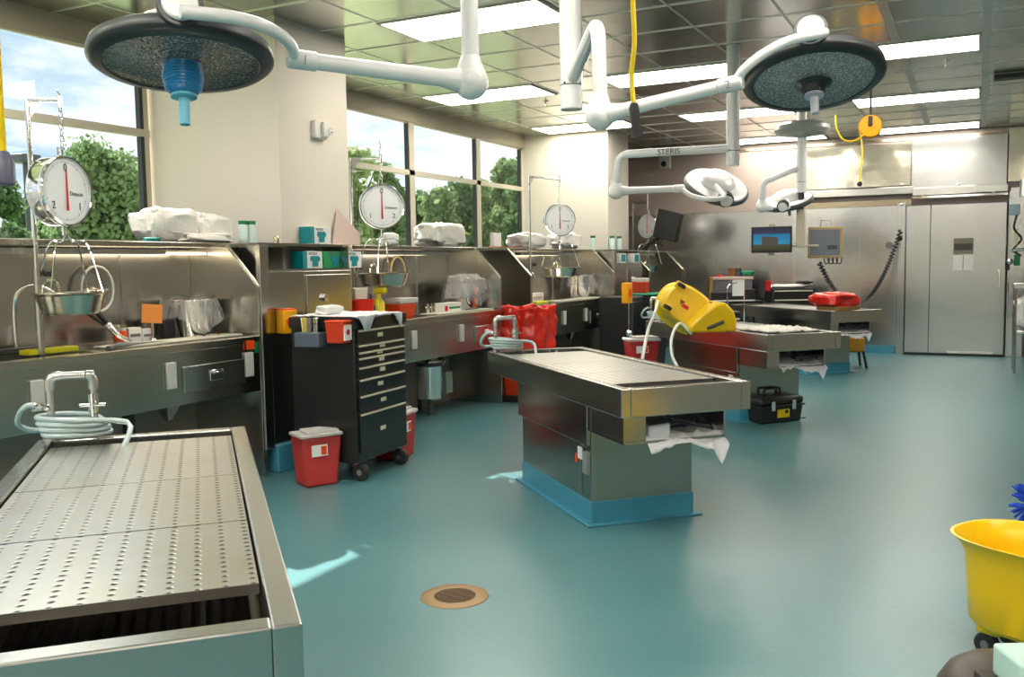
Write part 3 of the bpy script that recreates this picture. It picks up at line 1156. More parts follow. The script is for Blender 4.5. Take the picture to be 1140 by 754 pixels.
# lamp 2
c2 = at(905, 86, 4.30)
f2 = Vector((-c2.x, -c2.y, 0)).normalized()
lamp('surgical lamp with a pale handle hanging left of the yellow cord reel', c2, Vector((0, .07, 1))-f2*.30, f2+Vector((0, .0, 0)), 'pale', LENSL)
b2 = at(668, 129, 4.27)
j2 = at(812, 94, 3.98)
k2 = c2+f2*.36+Vector((0, 0, .12))
boom('white jointed arm marked 2 on the thick hanging column', (4.7, 2.0), 2.33, 2.50, (b2.x-.01, b2.y, 2.60), b2, j2,
     [at(828, 78, 3.93), at(850, 60, 3.9), at(880, 45, 3.88), at(917, 37, 3.88), k2], '2', ra=.034)
# lamp 3
c3 = at(797, 209, 9.0)
f3 = Vector((-c3.x, -c3.y, 0)).normalized()
lamp('small far surgical lamp seen from above, beside the short hanging column', c3, Vector((0, -.36, 1))+f3*.55, f3+Vector((0, -.45, 0)), 'pale', LENSL)
b3 = at(686, 213, 8.68)
j3 = at(755, 210, 8.85)
boom('white jointed arm with lettering on its horizontal tube', (8.4, 2.0), 2.35, 2.51, (8.20, 3.02, 2.50), b3, j3,
     [at(770, 218, 8.75), at(790, 222, 8.62), at(806, 219, 8.64), c3+f3*.20], None, ra=.038, brand=True)
# lamp 4
c4 = at(877, 225, 11.7)
f4 = Vector((-c4.x, -c4.y, 0)).normalized()
lamp('farthest surgical lamp on the column with the round grey canopy', c4, Vector((0, .16, 1))+f4*.42, f4+Vector((0, .2, 0)), 'pale', LENSL)
b4 = at(848, 230, 11.6)
t4 = boom('white jointed arm under the round grey canopy', (12.0, 2.0), 2.33, 2.62, (11.8, 2.43, 2.50), b4, at(862, 232, 11.55),
          [at(870, 233, 11.5), at(878, 231, 11.4), c4+f4*.2], None, ra=.038)
MB().lathe([(0, .1), (.24, .095), (.33, .05), (.335, .0), (.30, -.05), (.12, -.075), (.06, -.09), (0, -.09)], c=(0, 0, 3.10-ZC), n=40).build('canopy', mat('canopy_grey', lin(170, 175, 172), .3), t4)

# ---------------------------------------------------------------- hanging dial scales
def rot_to(nrm):
    """matrix whose z is nrm (horizontal) and y is world up"""
    z = Vector(nrm).normalized()
    y = Vector((0, 0, 1))
    x_ = y.cross(z).normalized()
    y = z.cross(x_)
    return Matrix((x_, y, z)).transposed()


def dial_scale(label, c, nrm, r, left='1', right='2', full=True, chain=.30, bowl_z=1.36, bowl_label=None, bowl_dx=0., bowl_r=.20, dep=.06):
    c = Vector(c)
    M = rot_to(nrm)
    t_ = thing('hanging_scale', label, 'scale', c, 0, 'dial scales hanging over the counters')
    d = dep
    MB().lathe([(0, -d), (r*.9, -d), (r*.99, -d+.012), (r, -d+.02), (r*.97, -.012), (r, -.004), (r, .018), (r*.985, .024), (r*.94, .022), (r*.925, .010)], n=48, M=M).build('case', CHROME, t_)
    MB().lathe([(0, .010), (r*.93, .010)], n=48, M=M).build('dial_face', DIAL, t_)
    nd = MB()
    for a, b, w_ in ((r*.62, -r*.55, .0075),):
        nd.add([M @ Vector(q) for q in ((-w_*.4, a, .018), (w_*.4, a, .018), (w_, b, .018), (-w_, b, .018))], [(0, 1, 2, 3)])
    nd.build('pointer', RED, t_, smooth=0, solid=.003)
    tk = MB()
    for i in range(100):
        a = 2*PI*i/100
        L_ = .075 if i % 10 == 0 else .04
        u_ = Vector((math.sin(a), math.cos(a), 0))
        v_ = Vector((u_.y, -u_.x, 0))*(.0012 if i % 10 else .002)
        p0, p1 = u_*r*.84, u_*r*(.84-L_)
        z_ = Vector((0, 0, .0115))
        tk.add([M @ (p0+v_+z_), M @ (p0-v_+z_), M @ (p1-v_+z_), M @ (p1+v_+z_)], [(0, 1, 2, 3)])
    tk.build('scale_ticks', GREYP, t_, smooth=0)
    Mx = M.to_4x4()
    for s_, p_, sz in (('0', (0, r*.66), r*.30), (left, (-r*.52, -r*.42), r*.30), (right, (r*.52, -r*.42), r*.30)):
        text('numeral', s_, sz, INK, t_, Matrix.Translation(M @ Vector((p_[0], p_[1], .012))) @ Mx)
    if full:
        text('lettering', 'Detecto', r*.16, INK, t_, Matrix.Translation(M @ Vector((r*.40, -r*.06, .012))) @ Mx)
    # bail, chain, hook
    MB().tube([M @ Vector((-.018, r*.98, -.02)), M @ Vector((-.014, r+.045, -.02)), M @ Vector((.014, r+.045, -.02)), M @ Vector((.018, r*.98, -.02))], .006, 8).build('bail', CHROME, t_)
    z = r+.04
    i = 0
    while z < r+chain-.05:
        ln = []
        for q in range(10):
            a = 2*PI*q/10
            dx, dz = .011*math.cos(a), .022*math.sin(a)
            ln.append(Vector((dx, 0, z+.02+dz)) if i % 2 else Vector((0, dx, z+.02+dz)))
        MB().tube(ln, .0032, 6, closed=True).build('chain_link', CHROME, t_)
        z += .034
        i += 1
    hk = [(0, 0, z+.0), (.014, 0, z+.012), (.0, 0, z+.03), (-.014, 0, z+.045), (0, 0, z+.06)]
    MB().tube(smooth_path(hk, 4), .0035, 6).build('hook', CHROME, t_)
    MB().tube([M @ Vector((0, -r*.97, -.02)), M @ Vector((0, -r-.05, -.02))], .010, 10).build('load_hook', CHROME, t_)
    # pan with its bail rods
    if bowl_label:
        bz = bowl_z-c.z
        br = bowl_r
        pn = thing('scale_pan', bowl_label, 'scale pan', (c.x+bowl_dx, c.y, bowl_z), 0, 'pans hanging from the scales')
        bm_ = MB().lathe([(br*1.06, 0), (br*1.06, -.006), (br, -.010), (br*.95, -.02), (br*.80, -.11), (br*.72, -.125), (0, -.13)], n=40)
        bm_.build('bowl', BRASSY if bowl_z < 0 else steel('pan_steel', (.62, .60, .52), 0.180, (1, 1, 8)), pn)
        top = c.z-r-.045-bowl_z
        for a in (0, PI/2, PI, 3*PI/2):
            pp = [(-bowl_dx, 0, top), (-bowl_dx+.04*math.cos(a+.4), .04*math.sin(a+.4), top-.04), (br*math.cos(a+.4)*.6-bowl_dx*.5, br*math.sin(a+.4)*.6, top*.9-.03), (br*math.cos(a+.4), br*math.sin(a+.4), 0)]
            if abs(bowl_dx) > .02:
                pp = [(-bowl_dx, 0, top), (-bowl_dx*.7, .03*math.sin(a), top-.05), (br*.4*math.cos(a+.4), br*.5*math.sin(a+.4), .0)]
            MB().tube(smooth_path(pp, 4), .005, 6).build('bail_rod', CHROME, pn)
        arc = [(-br*1.0+.06+.055*math.cos(a), -.02, .0+.075*math.sin(a)) for a in [PI*i/8 for i in range(9)]]
        MB().tube(arc, .008, 6).build('grip', BRASSY, pn)
    return t_


def scale_post(label, x, ybase, ztop, ax_end, zbase=ZT):
    t_ = thing('scale_post', label, 'post', (x, ybase, zbase), 0, 'posts carrying the hanging scales')
    MB().tube([(0, 0, 0), (0, 0, ztop-zbase)], .014, 10).build('pole', CHROME, t_)
    MB().tube([(0, 0, .0), (0, 0, .5)], .022, 12).build('sleeve', STEEL, t_)
    MB().tube([(.03, -.01, .47), (.075, -.03, .47)], .022, 12).build('clamp_knob', BLACKP, t_)
    e = Vector(ax_end)-Vector((x, ybase, zbase))
    MB().tube([(0, 0, ztop-zbase-.01), (e.x, e.y, ztop-zbase-.01)], .013, 10).build('cross_arm', CHROME, t_)
    MB().tube([(e.x, e.y, ztop-zbase+.018), (e.x, e.y, ztop-zbase-.05)], .014, 10).build('end_cap', CHROME, t_)
    g_ = Vector((e.x, e.y, 0)).normalized()
    MB().add([(0, .002, ztop-zbase), g_*.09+Vector((0, .002, ztop-zbase)), (0, .002, ztop-zbase-.13), (0, -.002, ztop-zbase), g_*.09+Vector((0, -.002, ztop-zbase)), (0, -.002, ztop-zbase-.13)],
             [(0, 1, 2), (5, 4, 3), (0, 3, 4, 1), (1, 4, 5, 2), (2, 5, 3, 0)]).build('gusset', CHROME, t_, smooth=0)
    return t_


s1 = atY(72, 213, 4.66)
dial_scale('large chrome dial scale hanging in front of the near window', s1, (.22, -1, .0), .200, '2', '1', chain=.34, bowl_z=1.375, bowl_dx=0., dep=.10,
           bowl_label='steel pan hanging over the nearest sink counter', bowl_r=.195)
pp = atY(38, 108, 4.80)
scale_post('tall post at the left edge holding the nearest dial scale', atY(35, 200, 4.80).x, 4.80, 2.47, (s1.x, s1.y, 0))
s2 = atY(425, 230, 4.70)
dial_scale('white dial scale hanging above the glove boxes and the middle counter', s2, (-.70, -.72, .0), .20, '1', '2', chain=.33, bowl_z=1.44,
           bowl_label='steel pan under the scale over the middle counter', bowl_r=.235)
scale_post('post behind the black trolley holding the middle dial scale', s2.x-.10, 4.95, 2.45, (s2.x, s2.y, 0))
s3 = atY(623, 245, 4.70)
dial_scale('white dial scale hanging in front of the far pillar', s3, (-.75, -.66, .0), .205, '1', '2', chain=.36, bowl_z=1.45,
           bowl_label='steel pan under the scale before the far pillar', bowl_r=.24)
scale_post('post with a long arm at the end of the three-pane window', atY(589, 200, 4.85).x, 4.85, 2.55, (s3.x, s3.y, 0))
s4 = atY(721, 252, 4.72)
dial_scale('farthest dial scale hanging beside a black monitor box', s4, (-.98, .45, .0), .20, '1', '2', full=False, chain=.36, bowl_z=1.45,
           bowl_label='steel pan under the farthest scale', bowl_r=.22)
scale_post('post of the farthest scale beyond the far pillar', s4.x+.1, 5.0, 2.45, (s4.x, s4.y, 0))

# ---------------------------------------------------------------- black tool trolley
trz = R(4)
tr0 = Vector((5.10, 3.80, 0))
TRW, TRD = .70, .52
t_ = thing('tool_trolley', 'tall black trolley with eight drawers before the nearest pillar', 'trolley', tr0, trz)
MB().box(0, TRW, 0.0, TRD, .135, 1.13).build('body', BLACK, t_, bev=.008)
MB().box(-.012, TRW+.012, -.012, TRD+.01, 1.07, 1.15).build('top_rail', BLACK, t_, bev=.006)
zs = [(.19, .43), (.445, .565), (.58, .70), (.715, .80), (.815, .875), (.89, .945), (.96, 1.0), (1.01, 1.06)]
zs = [(.20, .475), (.485, .60), (.61, .715), (.725, .80), (.81, .865), (.875, .905), (.915, .955), (.965, 1.06)]
for i, (a, b) in enumerate(zs):
    d = MB().box(.03, TRW-.04, -.014, .006, a, b).build('drawer', BLACK, t_, bev=.003)
    MB().box(.035, TRW-.045, -.026, -.012, b-.013, b).build('pull', BEIGEP, d, bev=.002)
    MB().box(.29+.02*math.sin(i*2.3), .36+.02*math.sin(i*2.3), -.018, -.0135, (a+b)/2-.014, (a+b)/2+.014).build('label_tag', LABELY, d, smooth=0)
for (xx, yy) in ((.07, .05), (.62, .05), (.07, .45), (.62, .45)):
    c = MB().cbox((xx, yy, .105), (.035, .05, .07)).build('caster', CHROME, t_, bev=.003)
    MB().tube([(xx-.022, yy-.03, .062), (xx+.022, yy-.03, .062)], .062, 20).build('wheel', RUBBER, c, bev=.008)
    MB().tube([(xx-.026, yy-.03, .062), (xx+.026, yy-.03, .062)], .022, 12).build('hub', STEEL, c)
text('maker_lettering', 'HUSKY', .022, mat('pale_lettering', lin(150, 150, 150), .4), t_, basis((1, 0, 0), (0, 0, 1), (0, -1, 0), (TRW-.13, -.014, 1.11)))


def sheet_over(parent_c, lx, ly, rz, z, front):
    c = Vector(parent_c)
    cr, sr = math.cos(rz), math.sin(rz)

    def f(u, v):
        x, y = u*lx, v*ly
        zz = z+.012*abs(noise.noise(Vector((u*7, v*7, 5))))
        if v < .22:
            q = (.22-v)/.22
            y = .22*ly-q*(.22*ly+.036)/.8 if q < .8 else -.036
            zz -= 0 if q < .8 else (q-.8)/.2*(.012+front*max(0, math.sin(u*8.0-.2))**2*.5)
        zz += .006*noise.noise(Vector((u*15, v*15, 2)))
        return c+Vector((cr*x-sr*y, sr*x+cr*y, zz))
    return MB().grid(f, 40, 24)


tag(sheet_over(tr0+Vector((-.02, 0, 0)), .62, .50, trz, 1.156, .20).build('drape_cloth', CLOTHW, solid=.004), 'white cloth draped over the top of the tall black trolley', 'cloth')
tag(heap(tr0+Vector((.12, .30, 1.16)), .2, .14, .07, 3.1, 24).build('paper_wad', PAPER), 'crumpled white wad on the cloth of the tall black trolley', 'wad')

# sharps box and pen caddy on the trolley's left side
t_ = thing('sharps_box', 'small red sharps box on the left side of the tall black trolley', 'sharps container', tr0+Vector((-.066, .08, .98)), trz)
MB().frustum((0, 0, 0), .09, .13, .10, .15, .14).build('body', REDC, t_, bev=.006)
MB().box(-.053, .053, -.078, .078, .14, .155).build('lid', ORG, t_, bev=.004)
lb_ = MB().box(-.052, -.048, -.045, .045, .02, .12)
MB().box(-.044, .044, -.0775, -.070, .02, .125).build('paper_label', PAPER, t_, smooth=0)
MB().tube([(0, -.0755, .075), (0, -.0795, .075)], .02, 14).build('hazard_mark', RED, t_)
t_ = thing('tool_caddy', 'grey tool caddy with scissors beside the small red sharps box', 'caddy', tr0+Vector((-.085, .30, .95)), trz)
MB().box(-.06, .06, -.10, .10, 0, .10).build('body', mat('caddy_grey', lin(86, 96, 112), .4), t_, bev=.006)
for i, (dx, dy, mm) in enumerate([(-.03, -.06, CHROME), (-.02, 0, GREYP), (.0, .05, mat('caddy_yellow', lin(200, 180, 60), .5)), (.03, -.02, CHROME), (.02, .07, PAPER)]):
    MB().cbox((dx, dy, .13), (.012, .035, .14), Matrix.Rotation(.2*math.sin(i*3), 3, 'X')).build('tool', mm, t_, bev=.003)
# glove/sharps dispenser orange on the cabinet
t_ = thing('sharps_box', 'yellow and orange sharps box on the cabinet left of the black trolley', 'sharps container', (5.22, 4.475, 1.02), R(-22))
MB().box(-.055, .055, -.04, .08, 0, .17).build('body', mat('amber_plastic', lin(250, 175, 20), .4), t_, bev=.006)
MB().box(.05, .16, -.02, .08, .01, .10).build('bin_mouth', ORG, t_, bev=.006)
MB().tube([(0, -.041, .085), (0, -.046, .085)], .036, 6).build('hazard_mark', ORG, t_)
MB().box(-.05, .055, -.03, .08, .17, .18).build('lid', ORG, t_, bev=.003)


# sharps bins on the floor
def sharps_bin(label, c, rz, s=1., hs=1.):
    t_ = thing('sharps_bin', label, 'sharps bin', c, rz, 'translucent red sharps bins')
    h_ = .36*s*hs
    MB().frustum((0, 0, 0), .30*s, .24*s, .37*s, .28*s, h_).build('body', REDFILM, t_, bev=.02*s)
    MB().frustum((0, 0, .01), .27*s, .20*s, .30*s, .24*s, h_*.72).jitter(.03*s, 18).build('contents', mat('red_waste', lin(205, 95, 100), .7, varied=(22, lin(245, 200, 195))), t_)
    MB().box(-.195*s, .195*s, -.15*s, .15*s, h_, h_+.03*s).build('lid', FROST, t_, bev=.008)
    MB().box(-.10*s, .18*s, -.10*s, .13*s, h_+.03*s, h_+.05*s).build('lid_flap', FROST, t_, bev=.006)
    MB().tube([(-.11*s, -.12*s, h_+.045*s), (-.11*s, .06*s, h_+.045*s)], .016*s, 10).build('hinge', FROST, t_)
    l_ = MB().box(-.10*s, .045*s, -.1445*s, -.138*s, h_*.62, h_*.85).build('paper_label', PAPER, t_, smooth=0)
    for p in l_.data.vertices:
        pass
    MB().box(-.015*s, .035*s, -.1475*s, -.144*s, h_*.65, h_*.82).build('hazard_mark', ORG, l_, smooth=0)
    return t_


sharps_bin('red sharps bin with white lid on the floor, left of the tall black trolley', (4.98, 4.06, 0), R(-28), .78, 1.22)
sharps_bin('red sharps bin half hidden at the right behind the tall black trolley', (5.93, 4.06, 0), R(10), .9, 1.05)
pb = atZ(714, 425, 0.0)
t_ = sharps_bin('red sharps bin standing behind the middle table, below the yellow bucket', (atY(714, 390, 3.35).x, 3.35, .28), R(-55), .95)
# low stand for it
tag(MB().box(-.2, .2, -.18, .18, 0, .28).build('stand_box', BLACKP, loc=(atY(714, 390, 3.35).x, 3.35, 0), rot=(0, 0, R(-55)), bev=.01), 'black box under the red sharps bin by the yellow bucket', 'box')

# ---------------------------------------------------------------- waste bins
t_ = thing('waste_bin', 'bin lined with a glossy red bag between two counters', 'waste bin', (9.05, 4.42, 0))
MB().frustum((0, 0, .05), .40, .36, .50, .44, .60).build('body', REDC, t_, bev=.03)
MB().box(-.24, .24, -.21, .21, 0, .07).build('base', BLACKP, t_, bev=.01)


def bagf(u, v):
    a = 2*PI*u
    ca, sa = math.cos(a), math.sin(a)
    k_ = 1/max(abs(ca), abs(sa))
    k_ = k_*.8+.2*1.15
    z = 1.04-v*.56
    rr = 1+.06*math.sin(a*7+v*3)+.05*noise.noise(Vector((ca*3, sa*3, v*4)))
    return Vector((.285*ca*k_*rr, .235*sa*k_*rr, z+.015*math.sin(a*5)))


MB().grid(bagf, 96, 30).jitter(.022, 9).jitter(.012, 24).build('bag', REDBAG, t_, solid=.004)
MB().grid(lambda u, v: Vector(((u-.5)*.50, (v-.5)*.42, .98+.05*noise.noise(Vector((u*5, v*5, 1))))), 14, 12).build('bag_top', REDBAG, t_)

t_ = thing('disposal_unit', 'round steel disposal unit under the middle counter', 'disposal unit', (7.75, 4.86, 0))
MB().lathe([(0, .16), (.10, .16), (.125, .18), (.13, .50), (.135, .52), (.13, .55), (.09, .58), (.085, .66), (0, .66)], n=32).build('body', CHROME, t_)
MB().lathe([(.136, .50), (.14, .51), (.14, .53), (.136, .54)], n=32).build('band', DARKG, t_)
MB().box(.15, .28, -.10, -.03, .20, .42).build('switch_box', mat('grey_green_box', lin(140, 160, 150), .5), t_, bev=.008)
MB().tube([(0, 0, 0), (0, 0, .17)], .03, 10).build('foot', DARKG, t_)
MB().tube(smooth_path([(.10, -.05, .5), (.25, -.05, .56), (.4, -.02, .60), (.5, .05, .55)], 5), .014, 8).build('drain_pipe', CHROME, t_)

# black bins with green rim in front of the far cabinet
for i, (px_, lb, rim) in enumerate([(722, 'black bin with a green rim left of the overturned yellow bucket', 1), (698, 'tall black cabinet-like bin by the teal pipe', 0)]):
    p = atY(px_, 330, 4.15)
    t_ = thing('waste_bin', lb, 'waste bin', (p.x, 4.15, 0), 0, 'black bins before the far pillar')
    if rim:
        MB().frustum((0, 0, 0), .40, .36, .50, .46, 1.03).build('body', BLACKP, t_, bev=.03)
        MB().box(-.27, .27, -.25, .25, 1.03, 1.06).build('rim', GREENR, t_, bev=.01)
    else:
        MB().box(-.26, .20, -.16, .3, 0, 1.05).build('body', BLACKP, t_, bev=.02)
        MB().box(-.24, .18, -.168, -.158, .1, .98).build('door', BLACK, t_, bev=.005)
p = atY(694, 338, 4.0)
t_ = thing('sharps_box', 'yellow box with a red mark by the black bins near the far pillar', 'sharps container', (p.x, 3.97, 1.08))
MB().box(-.10, .10, -.06, .02, -.10, .16).build('body', mat('amber_plastic'), t_, bev=.01)
MB().tube([(0, -.062, .03), (0, -.068, .03)], .06, 6).build('hazard_mark', ORG, t_)
p = atY(697, 380, 3.98)
t_ = thing('pull_cord', 'hanging cord with a round knob under the yellow box', 'cord', (atY(694, 338, 4.0).x, 3.93, .62))
MB().tube([(0, 0, 0), (0, 0, .38)], .008, 8).build('cord', CHROME, t_)
MB().sphere((0, 0, -.02), .045, 14).build('knob', CHROME, t_)
p = atY(685, 380, 4.3)
tag(MB().tube([(p.x, 4.35, 0), (p.x, 4.35, .66)], .075, 14).build('drain_pipe', COVE, bev=.01), 'short teal pipe stub left of the black bins', 'pipe')
p = atY(707, 328, 4.0)
tag(MB().box(-.10, .10, -.1, .1, 0, .16).jitter(.01, 9).build('sharps_box', REDC, loc=(atY(722, 330, 4.15).x, 4.27, 1.06), bev=.01), 'small dark red box on the green-rimmed bin', 'sharps container')
tag(MB().box(-.10, .10, -.1, .1, 0, .05).build('plastic_tub', FROST, loc=(atY(722, 330, 4.15).x, 4.27, 1.22), bev=.01), 'shallow white tub on the dark red box over the green-rimmed bin', 'tub')


# ---------------------------------------------------------------- items on the counters and shelves
def towels(name, label, c, sx, sy, sz, seed, group='towel heaps on the long shelves', rz=0., m=CLOTH):
    return tag(heap(c, sx, sy, sz, seed, 44, .22, rz).build(name, m), label, 'towels', group)


towels('towel_heap', 'rumpled white towels on the shelf, taller heap beside the near window', (4.72, 5.12, 1.682), .44, .34, .25, 2.)
towels('towel_heap', 'rumpled white towels on the shelf at the foot of the nearest pillar', (5.06, 5.10, 1.682), .36, .34, .22, 5.)
towels('towel_heap', 'flat white towel on the shelf in front of the rumpled heaps', (4.94, 4.96, 1.682), .50, .18, .07, 6.)
towels('towel_stack', 'folded cream towels stacked on the shelf before the three-pane window', (8.36, 5.08, 1.682), .66, .36, .27, 19.)
towels('towel_heap', 'cream cloth heap on the shelf at the foot of the far pillar', (11.45, 5.0, 1.682), .6, .3, .22, 12.)
towels('towel_heap', 'pale cloth on the shelf under the far dial scale', (10.3, 5.0, 1.682), .7, .3, .20, 14.)
tag(heap((4.42, 4.93, 1.682), .13, .08, .03, 4., 16).build('green_cloth', mat('teal_cloth', lin(20, 130, 120), .8)), 'small teal cloth scrap on the shelf by the near window', 'cloth')
tag(heap((7.2, 4.92, 1.682), .22, .1, .12, 4.5, 20).build('paper_stack', PAPER), 'white paper bundle on the shelf behind the middle scale', 'paper')


def bottle(label, c, h_=.17, r_=.035):
    t_ = thing('bottle', label, 'bottle', c, 0, 'bottles with green caps')
    MB().lathe([(0, 0), (r_, 0), (r_, h_*.78), (r_*.8, h_*.84), (0, h_*.84)], n=20).build('body', mat('pale_bottle', lin(205, 228, 222), .3), t_)
    MB().lathe([(r_*.92, h_*.84), (r_*.92, h_), (0, h_)], n=20).build('cap', GREENC, t_)
    return t_


bottle('green-capped pale bottle on the shelf by the nearest pillar, left of its pair', (5.27, 4.92, 1.682))
bottle('green-capped pale bottle on the shelf by the nearest pillar, right of its pair', (5.34, 4.90, 1.682))
bottle('pale bottle with a green cap on the shelf before the far pillar', (atY(660, 270, 4.92).x, 4.92, 1.682), .2, .04)


def glove_box(label, c, rz=0., green=False, sx=.24):
    t_ = thing('glove_box', label, 'glove box', c, rz, 'glove boxes at the nearest pillar')
    MB().box(0, sx, 0, .11, 0, .135).build('carton', mat('carton_white', lin(232, 236, 236), .6) if not green else mat('carton_green', lin(40, 150, 90), .6), t_, bev=.003)
    MB().box(-.001, .05, -.002, .111, -.0, .136).build('end_band', TEALBOX, t_, smooth=0) if not green else None
    hg = MB()
    hg.prism([(.09, .085), (.10, .098), (.19, .098), (.205, .085), (.205, .06), (.185, .055), (.18, .015), (.11, .015), (.115, .055), (.092, .06)], -.004, .0, 'y')
    hg.build('glove_print', TEALBOX, t_, smooth=0)
    text('lettering', 'NITRILE', .03, GREYP, t_, basis((1, 0, 0), (0, 0, 1), (0, -1, 0), (.12, -.0045, .116)))
    return t_


glove_box('teal and white glove box in the niche, leftmost of its three', (5.63, 4.66, 1.487))
glove_box('green glove box in the niche, middle of its three', (5.885, 4.66, 1.487), 0, True)
glove_box('teal and white glove box in the niche, rightmost of its three', (6.14, 4.66, 1.487), sx=.25)
glove_box('teal and white glove box lying on top of the steel cabinet', (5.83, 4.90-.16, 1.684), R(3), sx=.28)
tag(MB().lathe([(0, 0), (.022, 0), (.018, .03), (.026, .045), (.018, .055), (0, .055)], n=14).build('brass_fitting', BRASSY, loc=(5.5, 4.80, 1.683)), 'small brass fitting on the cabinet top left of the glove box', 'fitting')
# leaning pinkish card
cc = MB().prism([(0, 0), (.38, 0), (.40, .10), (.12, .30)], -.004, .004, 'y')
tag(cc.build('card_sheet', PINKP, loc=(6.18, 4.80, 1.684), rot=(R(-6), 0, 0), smooth=0), 'pinkish card leaning at the right edge of the nearest pillar', 'card')


def bag_bucket(label, c, s=1., blab=None, red=False):
    t_ = thing('lined_pail', label, 'pail', c, 0, 'steel pails lined with clear bags')
    MB().lathe([(0, 0), (.10*s, 0), (.13*s, .22*s), (.135*s, .225*s), (.125*s, .22*s), (.095*s, .01), (0, .01)], n=32).build('pail', CHROME, t_)

    def bg_(u, v):
        a = 2*PI*u
        z = .235*s-v*(.15+.05*math.sin(a*3+1))*s
        rr = (.145+.03*v+.02*math.sin(a*9)*v+(.07*max(0, math.cos(a-PI))**2*(1-v*.5)))*s
        return Vector((rr*math.cos(a), rr*math.sin(a), z+.01*math.sin(a*5)))
    MB().grid(bg_, 60, 14).jitter(.018, 12).build('bag_liner', FILM, t_)
    if red:
        MB().box(-.07*s, -.03*s, -.13*s, -.12*s, .03, .2*s).build('red_strip', ORG, t_, smooth=0)
    return t_


bag_bucket('steel pail lined with a clear bag on the nearest counter', (4.80, 4.98, ZT), 1.15)
bag_bucket('steel pail under a hanging clear bag at the right end of the middle counter', (8.45, 4.84, ZT), 1.25, red=True)
bag_bucket('steel pail with a clear bag on the counter before the far pillar', (atY(655, 330, 4.9).x-.3, 4.92, ZT), 1.35)
tag(heap((8.25, 4.72, ZT+.13), .5, .28, .25, 3.3, 30, .3).build('plastic_bag', FILM), 'loose clear plastic bag over the right end of the middle counter', 'bag')

# boards and small things on the near counter
tag(MB().box(3.85, 4.95, 4.66, 4.84, ZT, ZT+.014).build('dissection_board', CREAM, bev=.004), 'long cream board lying along the nearest counter edge', 'board')
tag(MB().box(3.40, 3.72, 4.80, 4.90, ZT, ZT+.03).build('scrub_sponge', SPONGE, bev=.006), 'lime yellow sponge on the nearest counter', 'sponge')
t_ = thing('specimen_jar', 'small jar with a yellow lid and orange label on the nearest counter', 'jar', (4.12, 4.92, ZT+.0))
MB().lathe([(0, 0), (.04, 0), (.04, .11), (0, .11)], n=18).build('body', FROST, t_)
MB().lathe([(.042, .11), (.042, .13), (0, .13)], n=18).build('lid', BRASSY, t_)
MB().lathe([(.041, .02), (.041, .09)], n=18).build('paper_label', ORG, t_)
for i, (dx, hh, lb) in enumerate([(0, .10, 'white carton on the nearest counter beside the small jar'), (.11, .085, 'white carton on the nearest counter beside the orange card')]):
    t_ = thing('carton', lb, 'carton', (4.20+dx, 4.93, ZT), R(5*i), 'white cartons by the orange card')
    MB().box(0, .10, 0, .07, 0, hh).build('body', PAPER, t_, bev=.002)
    MB().box(.01, .09, -.002, .0, hh*.4, hh*.6).build('print', GREYP, t_, smooth=0)
t_ = thing('card_holder', 'orange card in a small steel stand on the nearest counter', 'card', (4.38, 4.92, ZT))
MB().tube([(0, 0, 0), (0, 0, .13)], .008, 8).build('stem', CHROME, t_)
MB().lathe([(0, 0), (.03, 0), (.025, .02), (0, .03)], n=16).build('foot', CHROME, t_)
MB().cbox((.0, -.005, .185), (.17, .006, .125), Matrix.Rotation(R(5), 3, 'Y')).build('card', mat('orange_card', lin(240, 150, 70), .7), t_, smooth=0)
for i in range(5):
    tag(MB().tube([(4.62+.045*i, 4.74, ZT+.02), (4.66+.045*i, 4.80, ZT+.022)], .006, 6).build('scalpel', [CHROME, DARKG, BRASSY, CHROME, BROWN][i]),
        'small instrument on the cream board before the lined pail', 'instrument', 'instruments on the cream board')
tag(MB().box(4.56, 4.66, 5.0, 5.06, ZT, ZT+.13).build('soap_dispenser', BLACKP, bev=.01), 'black dispenser behind the card holder on the nearest counter', 'dispenser')


def deck_faucet(label, x, y, z=ZT):
    t_ = thing('sink_faucet', label, 'faucet', (x, y, z), 0, 'sink faucets')
    MB().box(-.20, .20, -.03, .03, 0, .03).build('deck', DARKG, t_, bev=.005)
    MB().tube(smooth_path([(0, 0, .02), (0, 0, .25), (.01, -.03, .36), (.06, -.10, .40), (.13, -.16, .36), (.15, -.18, .31)], 5), .012, 10).build('spout', CHROME, t_)
    for dx in (-.16, .16):
        MB().lathe([(0, 0), (.024, .0), (.022, .05), (.014, .07), (.02, .09), (.01, .12), (0, .12)], c=(dx, 0, .03), n=16).build('valve', CHROME, t_)
    MB().tube([(-.16, -.01, .10), (-.28, -.05, .11)], .009, 8).build('lever', CHROME, t_)
    return t_


deck_faucet('chrome sink faucet on the nearest counter at the left edge', 3.50, 5.06)
deck_faucet('chrome sink faucet behind the pan on the middle counter', 6.75, 5.08)
deck_faucet('chrome sink faucet on the counter behind the red bag', 10.15, 5.08)


def coil(label, c, r_, mat_, n=3):
    c = Vector(c)
    pts = []
    for i in range(n*20):
        a = 2*PI*i/20
        rr = r_*(1+.12*math.sin(i*.31))
        pts.append(c+Vector((rr*math.cos(a)*.95, -.01-.004*(i/20), rr*math.sin(a)*1.15)))
    t_ = tag(MB().tube(pts, .008, 8).build('hose_coil', mat_), label, 'hose', 'hoses hung on the backsplashes')
    return t_


coil('pale hose coiled on the backsplash above the nearest counter', (4.15, 5.16, 1.36), .13, HOSEW)
coil('cream hose coiled on the backsplash above the middle counter', (7.65, 5.16, 1.42), .13, mat('cream_hose', lin(214, 196, 150), .4), 4)
coil('grey hose coiled on the backsplash behind the red bag', (9.95, 5.16, 1.36), .13, HOSEW)
